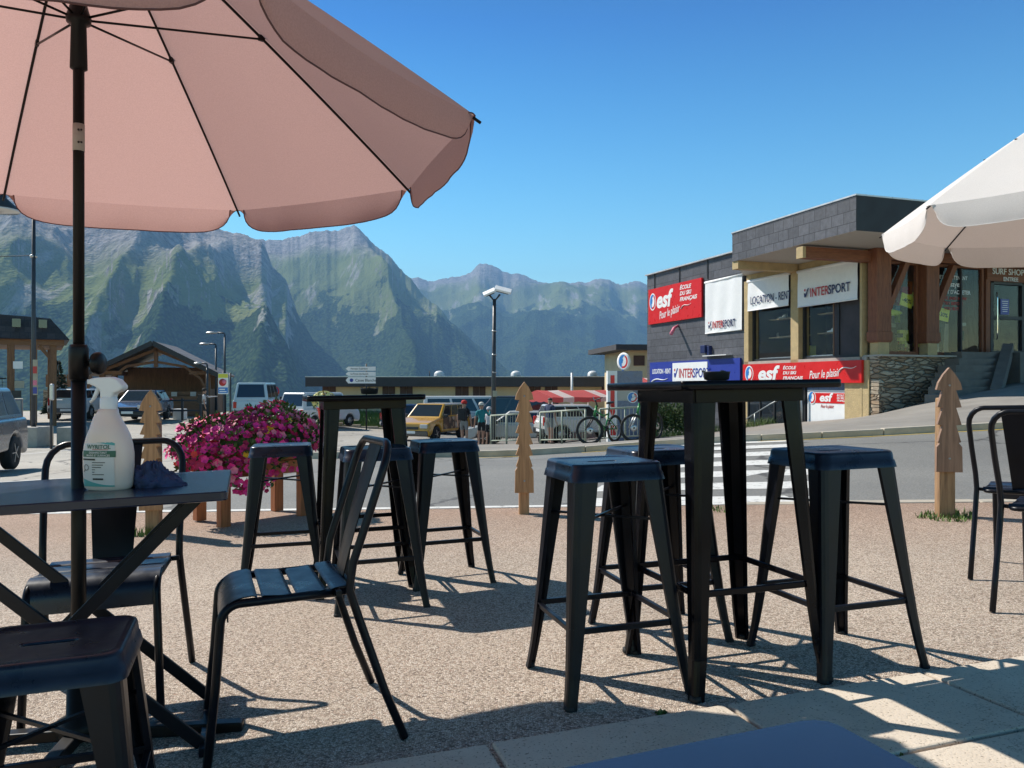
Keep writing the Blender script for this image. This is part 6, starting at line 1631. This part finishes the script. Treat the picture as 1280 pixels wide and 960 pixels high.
# direction sign
x, y, g = at(458, 43.); t = thing('direction_sign', 'post with three white arrow direction signs pointing left', 'sign', (x, y, g - DROP))
zt = EYE + 24 / F * 43 - g
MB().tube([(0, 0, 0), (0, 0, zt + .12)], .04, 8).build('pole', MT['dark'], t)
for k, (zc, hh, tx) in enumerate(((EYE + 20.5 / F * 43 - g, .22, 'Hameaux Supérieurs'), (EYE + 14 / F * 43 - g, .22, 'Le Forest des Baniols'), (EYE + 6 / F * 43 - g, .34, 'Casse Blanche'))):
    mb = MB().prism([(-1.12, 0), (-.98, hh / 2), (.52, hh / 2), (.52, -hh / 2), (-.98, -hh / 2)], 0, .03, frame((0, -.05, zc), (1, 0, 0), (0, 0, 1)))
    mb.mat(1).text(tx, hh * .62, frame((-.85 + (.25 if k == 2 else 0), -.082, zc - hh * .2), (1, 0, 0), (0, 0, 1)), .001, fat=.01, wide=.82 if k < 2 else .95)
    if k == 2: mb.mat(2).lathe([(.001, .0), (.1, 0), (.1, .004), (.001, .004)], 14, frame((-.8, -.082, zc), (1, 0, 0), (0, 0, 1)))
    mb.build('arrow_plate', [MT['offwhite'], MT['ink'], MT['blue']], t)
# poster board, thin pole, no-parking disc
x, y, g = at(279, 36.); t = thing('poster_board', 'narrow colourful poster on a post between the street lamps', 'sign', (x, y, g - DROP))
MB().tube([(0, .05, 0), (0, .05, 2.6)], .04, 8).build('pole', MT['lamppost'], t)
zc = EYE + 2 / F * 36 - g; mb = MB().box((0, 0, zc), (.46, .03, .95))
mb.mat(2).box((0, -.018, zc + .36), (.44, .01, .18)); mb.mat(1).lathe([(.001, 0), (.17, 0), (.17, .004), (.001, .005)], 16, frame((-.02, -.02, zc + .06), (1, 0, 0), (0, 0, 1)))
mb.mat(4).lathe([(.001, 0), (.10, 0), (.10, .004), (.001, .005)], 14, frame((.06, -.026, zc + .10), (1, 0, 0), (0, 0, 1))); mb.mat(3).box((0, -.018, zc - .30), (.44, .01, .26)); mb.mat(0).box((-.04, -.026, zc - .26), (.26, .01, .05)); mb.box((0, -.026, zc - .36), (.32, .01, .04))
mb.build('poster', [MT['offwhite'], MT['inkred'], MT['yellow'], MT['logoblue'], MT['rosy']], t)
x, y, g = at(288, 37.); tag(MB().tube([(0, 0, 0), (0, 0, 2.55)], .045, 8).build('post', MT['lamppost'], loc=(x, y, g - DROP)), 'plain thin dark post right of the colourful poster', 'post')
x, y, g = at(342, 46.); t = thing('road_sign', 'round blue and red no parking sign above the light blue van', 'road sign', (x, y, g - DROP))
zc = EYE - 8 / F * 46 - g
MB().tube([(0, .05, 0), (0, .05, zc + .3)], .035, 8).build('pole', MT['galv'], t)
F_ = frame((0, 0, zc), (1, 0, 0), (0, 0, 1)); mb = MB().lathe([(.001, 0), (.34, 0), (.34, .02), (.001, .021)], 24, F_); mb.mat(1).lathe([(.001, .02), (.27, .022), (.27, .026), (.001, .027)], 24, F_); mb.mat(0).bar(F_ @ Vector((-.2, .2, .03)), F_ @ Vector((.2, -.2, .03)), .09, .02, (0, 1, 0))
mb.build('disc', [MT['red'], MT['blue']], t)
# red flower stand at the kerb
x, y, g = at(405, 15.2); t = thing('flower_stand', 'tall red cone stand with pale yellow flowers at the far kerb', 'flower stand', (x, y, g))
MB().lathe([(.05, 0), (.07, .02), (.045, .05), (.06, .5), (.13, .86), (.15, .88), (.13, .88)], 18).build('cone_pot', MT['red'], t)
mb = MB(); ml = MB(); rr = random.Random(17)
MT['cremefl'] = plain('pale_yellow_petals', (.72, .68, .30), .6, var=.15, scale=30)
for _ in range(150):
    d = Vector((rr.gauss(0, 1), rr.gauss(0, 1), rr.gauss(.2, .9))).normalized(); p = Vector((d.x * .22, d.y * .2, 1.02 + d.z * .17)) * 1.0
    bloom(mb, p, d, rr.uniform(.03, .045), rr); leafy(ml, p * .97, d + Vector((rr.uniform(-1, 1), rr.uniform(-1, 1), 0)), .06, .015, rr)
fl_ = thing('flowering_plant', 'ball of pale yellow flowers in the tall red cone stand', 'flowers', (x, y, g)); mb.build('yellow_blossoms', MT['cremefl'], fl_); ml.build('foliage', MT['leaf'], fl_)

# ------------------------------------------------------------------ timber market shelter on the left
x, y, g = at(195, 44.); g -= DROP
ms = thing('timber_shelter', 'open timber chalet shelter with curved braces and shingle roof', 'shelter', (x, y, g), R(13))
hwid, dep = 2.75, 5.2; ez = EYE + 14 / F * 44 - g; rz_ = EYE + 50 / F * 44 - g
MT['shingle'] = slate_mat('wood_shingle_roof', 'y', .3, .22)
for p_, k in ((MT['shingle'].node_tree, 0),):
    for n_ in p_.nodes:
        if n_.type == 'TEX_BRICK': n_.inputs['Color1'].default_value = (.12, .09, .075, 1); n_.inputs['Color2'].default_value = (.2, .16, .135, 1)
ov = .75
for s_ in (-1, 1):
    a = Vector((0, 0, rz_)); b = Vector((s_ * (hwid + ov), 0, ez - .2))
    n_ = Vector((s_ * (rz_ - ez + .2), 0, hwid + ov)).normalized() * .12
    q = [a, b, b + n_, a + n_]
    vs = [(p.x, -.9, p.z) for p in q] + [(p.x, dep + .5, p.z) for p in q]
    MB().add(vs, [(0, 1, 2, 3), (7, 6, 5, 4), (3, 2, 6, 7), (0, 4, 5, 1), (1, 5, 6, 2), (0, 3, 7, 4)]).build('roof', MT['shingle'], ms)
    MB().bar((0, -.95, rz_ + .02), (s_ * (hwid + ov), -.95, ez - .18), .06, .26, (0, 1, 0) if False else (0, 0, 1)).build('barge_board', MT['dark'], ms)
    for yy in (0, dep / 2, dep): MB().box((s_ * hwid, yy, ez / 2), (.26, .26, ez)).build('post', MT['barn'], ms, bevel=.01)
    MB().tube([(s_ * (hwid - .1), 0, ez * .62), (s_ * hwid * .86, 0, ez * .86), (s_ * hwid * .55, 0, ez + .35), (0, 0, ez + .62)], .10, 4, sq=True).build('curved_brace', MT['barnx'], ms)
    MB().bar((s_ * (hwid + .1), -.02, ez + .05), (0, -.02, rz_ - .32), .16, .16).build('rafter', MT['barnx'], ms)
    MB().bar((s_ * hwid, 0, ez), (s_ * (hwid - 1.), 0, ez), .2, .22, (0, 1, 0)).build('bracket_beam', MT['barnx'], ms)
    MB().box((s_ * (hwid + .02), dep / 2, ez), (.24, dep, .24)).build('wall_plate', MT['barn'], ms)
    MB().box((s_ * (hwid + .05), dep / 2, .75), (.12, dep - .3, 1.5)).build('side_panel', MT['barn'], ms)
MB().box((0, 0, rz_ - .75), (.2, .2, 1.1)).build('king_post', MT['barn'], ms)
MB().box((0, dep - .1, ez / 2 + .2), (2 * hwid - .2, .12, ez + .4)).build('back_wall', MT['barn'], ms)
MB().box((0, -.02, ez * .52), (2 * hwid - .3, .12, .2)).build('cross_beam', MT['barnx'], ms)
MB().box((1.4, -.1, .55), (2.2, .5, 1.1)).build('counter', MT['barnx'], ms)
for xx in (1.0, 2.0): MB().box((xx, -.25, 1.22), (.3, .06, .25)).build('notice_board', MT['soffit'], ms)
# barrier in front of it
x, y, g = at(228, 39); t = thing('barrier', 'dark metal barrier rails in front of the timber shelter', 'barrier', (x, y, g - DROP), R(-6))
for xx in (-.95, .0, .95): MB().box((xx, 0, .55), (.09, .09, 1.1)).build('post', MT['lamppost'], t)
for zz in (.5, 1.0): MB().box((0, 0, zz), (2.0, .05, .08)).build('rail', MT['lamppost'], t)

# ------------------------------------------------------------------ raised pavilion at the left edge
x, y, g = at(75, 33.); g -= DROP
pv_ = thing('pavilion', 'open pavilion with dark mansard shingle roof on timber posts at the left', 'pavilion', (x, y, g), R(31))
MT['darkshingle'] = slate_mat('dark_shingles', 'x', .32, .26)
for n_ in MT['darkshingle'].node_tree.nodes:
    if n_.type == 'TEX_BRICK': n_.inputs['Color1'].default_value = (.045, .036, .036, 1); n_.inputs['Color2'].default_value = (.075, .06, .06, 1)
ze = EYE + 55 / F * 33 - g; zt = EYE + 93 / F * 33 - g
pw = 7.5
lo_ = [(0.35, -.3), (0.35, 5.5), (-pw, 5.5), (-pw, -.3)]; hi_ = [(-.35, .5), (-1.6, 4.7), (-pw + .6, 4.7), (-pw + .6, .5)]
vs = [(a, b, ze) for a, b in lo_] + [(a, b, zt - (.35 if k == 0 else 0)) for k, (a, b) in enumerate(hi_)]
MB().add(vs, [(0, 1, 2, 3), (4, 5, 6, 7), (0, 1, 5, 4), (1, 2, 6, 5), (2, 3, 7, 6), (3, 0, 4, 7)]).build('mansard_roof', MT['darkshingle'], pv_)
MB().box((-pw / 2 + .2, 2.6, ze - .12), (pw - .1, 5.2, .24)).build('eaves_beam', MT['barnx'], pv_)
for a in (-1.75, -.95, -.25): 
    MB().box((a, .22 + (.0), ze * .5 - .1), (.26, .26, ze - .2)).build('post', MT['barn'], pv_, bevel=.01)
for a in (-4.5, -.3): MB().box((a, 4.9, ze * .5 - .1), (.24, .24, ze - .2)).build('post', MT['barn'], pv_, bevel=.01)
MB().bar((-.25, .22, ze - .9), (-.75, .22, ze - .25), .14, .14).build('brace', MT['barn'], pv_)
for a in (-1.55, -.62): MB().box((a, .02, (ze + zt) / 2 + .02), (.30, .1, .34), Matrix.Identity(4)).build('skylight', MT['glass'], pv_)
MB().box((-pw / 2 - .7, 2.4, .55), (pw - 1.4, 5., 1.1)).build('platform', MT['concrete'], pv_)
mb = MB().tube([(-pw, .0, 2.0), (-1.9, .0, 2.0)], .03, 6); mb.tube([(-pw, .0, 1.25), (-1.9, 0, 1.25)], .025, 6)
for k in range(40): mb.tube([(-pw + k * .14, 0, 1.25), (-pw + k * .14, 0, 2.0)], .010, 4)
mb.build('balustrade', MT['dark'], pv_)
for k, (a, zz, c_) in enumerate(((-1.5, 2.55, 'offwhite'), (-1.45, 1.75, 'beige'), (-1.55, 1.35, 'ink'))): MB().box((a, .05, zz), (.34, .06, .3)).build('notice', MT[c_], pv_)
# bench-like fence and dark fir behind
x, y, g = at(86, 47); t = thing('fence', 'low dark plank fence beyond the white hatchback', 'fence', (x, y, g), R(4))
for k in range(9): MB().box((-1.2 + .3 * k, 0, 1.9), (.24, .04, .75)).build('picket', MT['barn'], t)
for zz in (1.7, 2.1): MB().box((0, .04, zz), (2.7, .05, .1)).build('rail', MT['barn'], t)
for a in (-1.1, 1.1): MB().box((a, .06, 1.0), (.12, .12, 2.2)).build('post', MT['barn'], t)
MB().box((0, .7, .6), (3.2, .9, 1.5)).build('retaining_wall', MT['stone'], t)
def fir(label, px, d, h, rad, seed):
    x, y, g = at(px, d); rr = random.Random(seed); t = thing('fir_tree', label, 'tree', (x, y, g - .1))
    MB().tube([(0, 0, 0), (0, 0, h)], [.09, .01], 7).build('trunk', MT['twig'], t)
    mb = MB()
    for _ in range(900):
        z = h * (.08 + .92 * rr.random() ** 1.3); r = rad * (1 - z / h) * rr.uniform(.3, 1.) + .03; a = rr.uniform(0, 6.28)
        leafy(mb, Vector((r * .5 * math.cos(a), r * .5 * math.sin(a), z)), Vector((math.cos(a), math.sin(a), -.25 + rr.uniform(-.2, .2))), r * .6 + .08, .05, rr)
    mb.build('crown', plain('fir_needles', (.018, .035, .015), .8, var=.4, scale=8), t)
fir('small dark fir tree beyond the pavilion posts', 73, 43, 3.0, .9, 2)
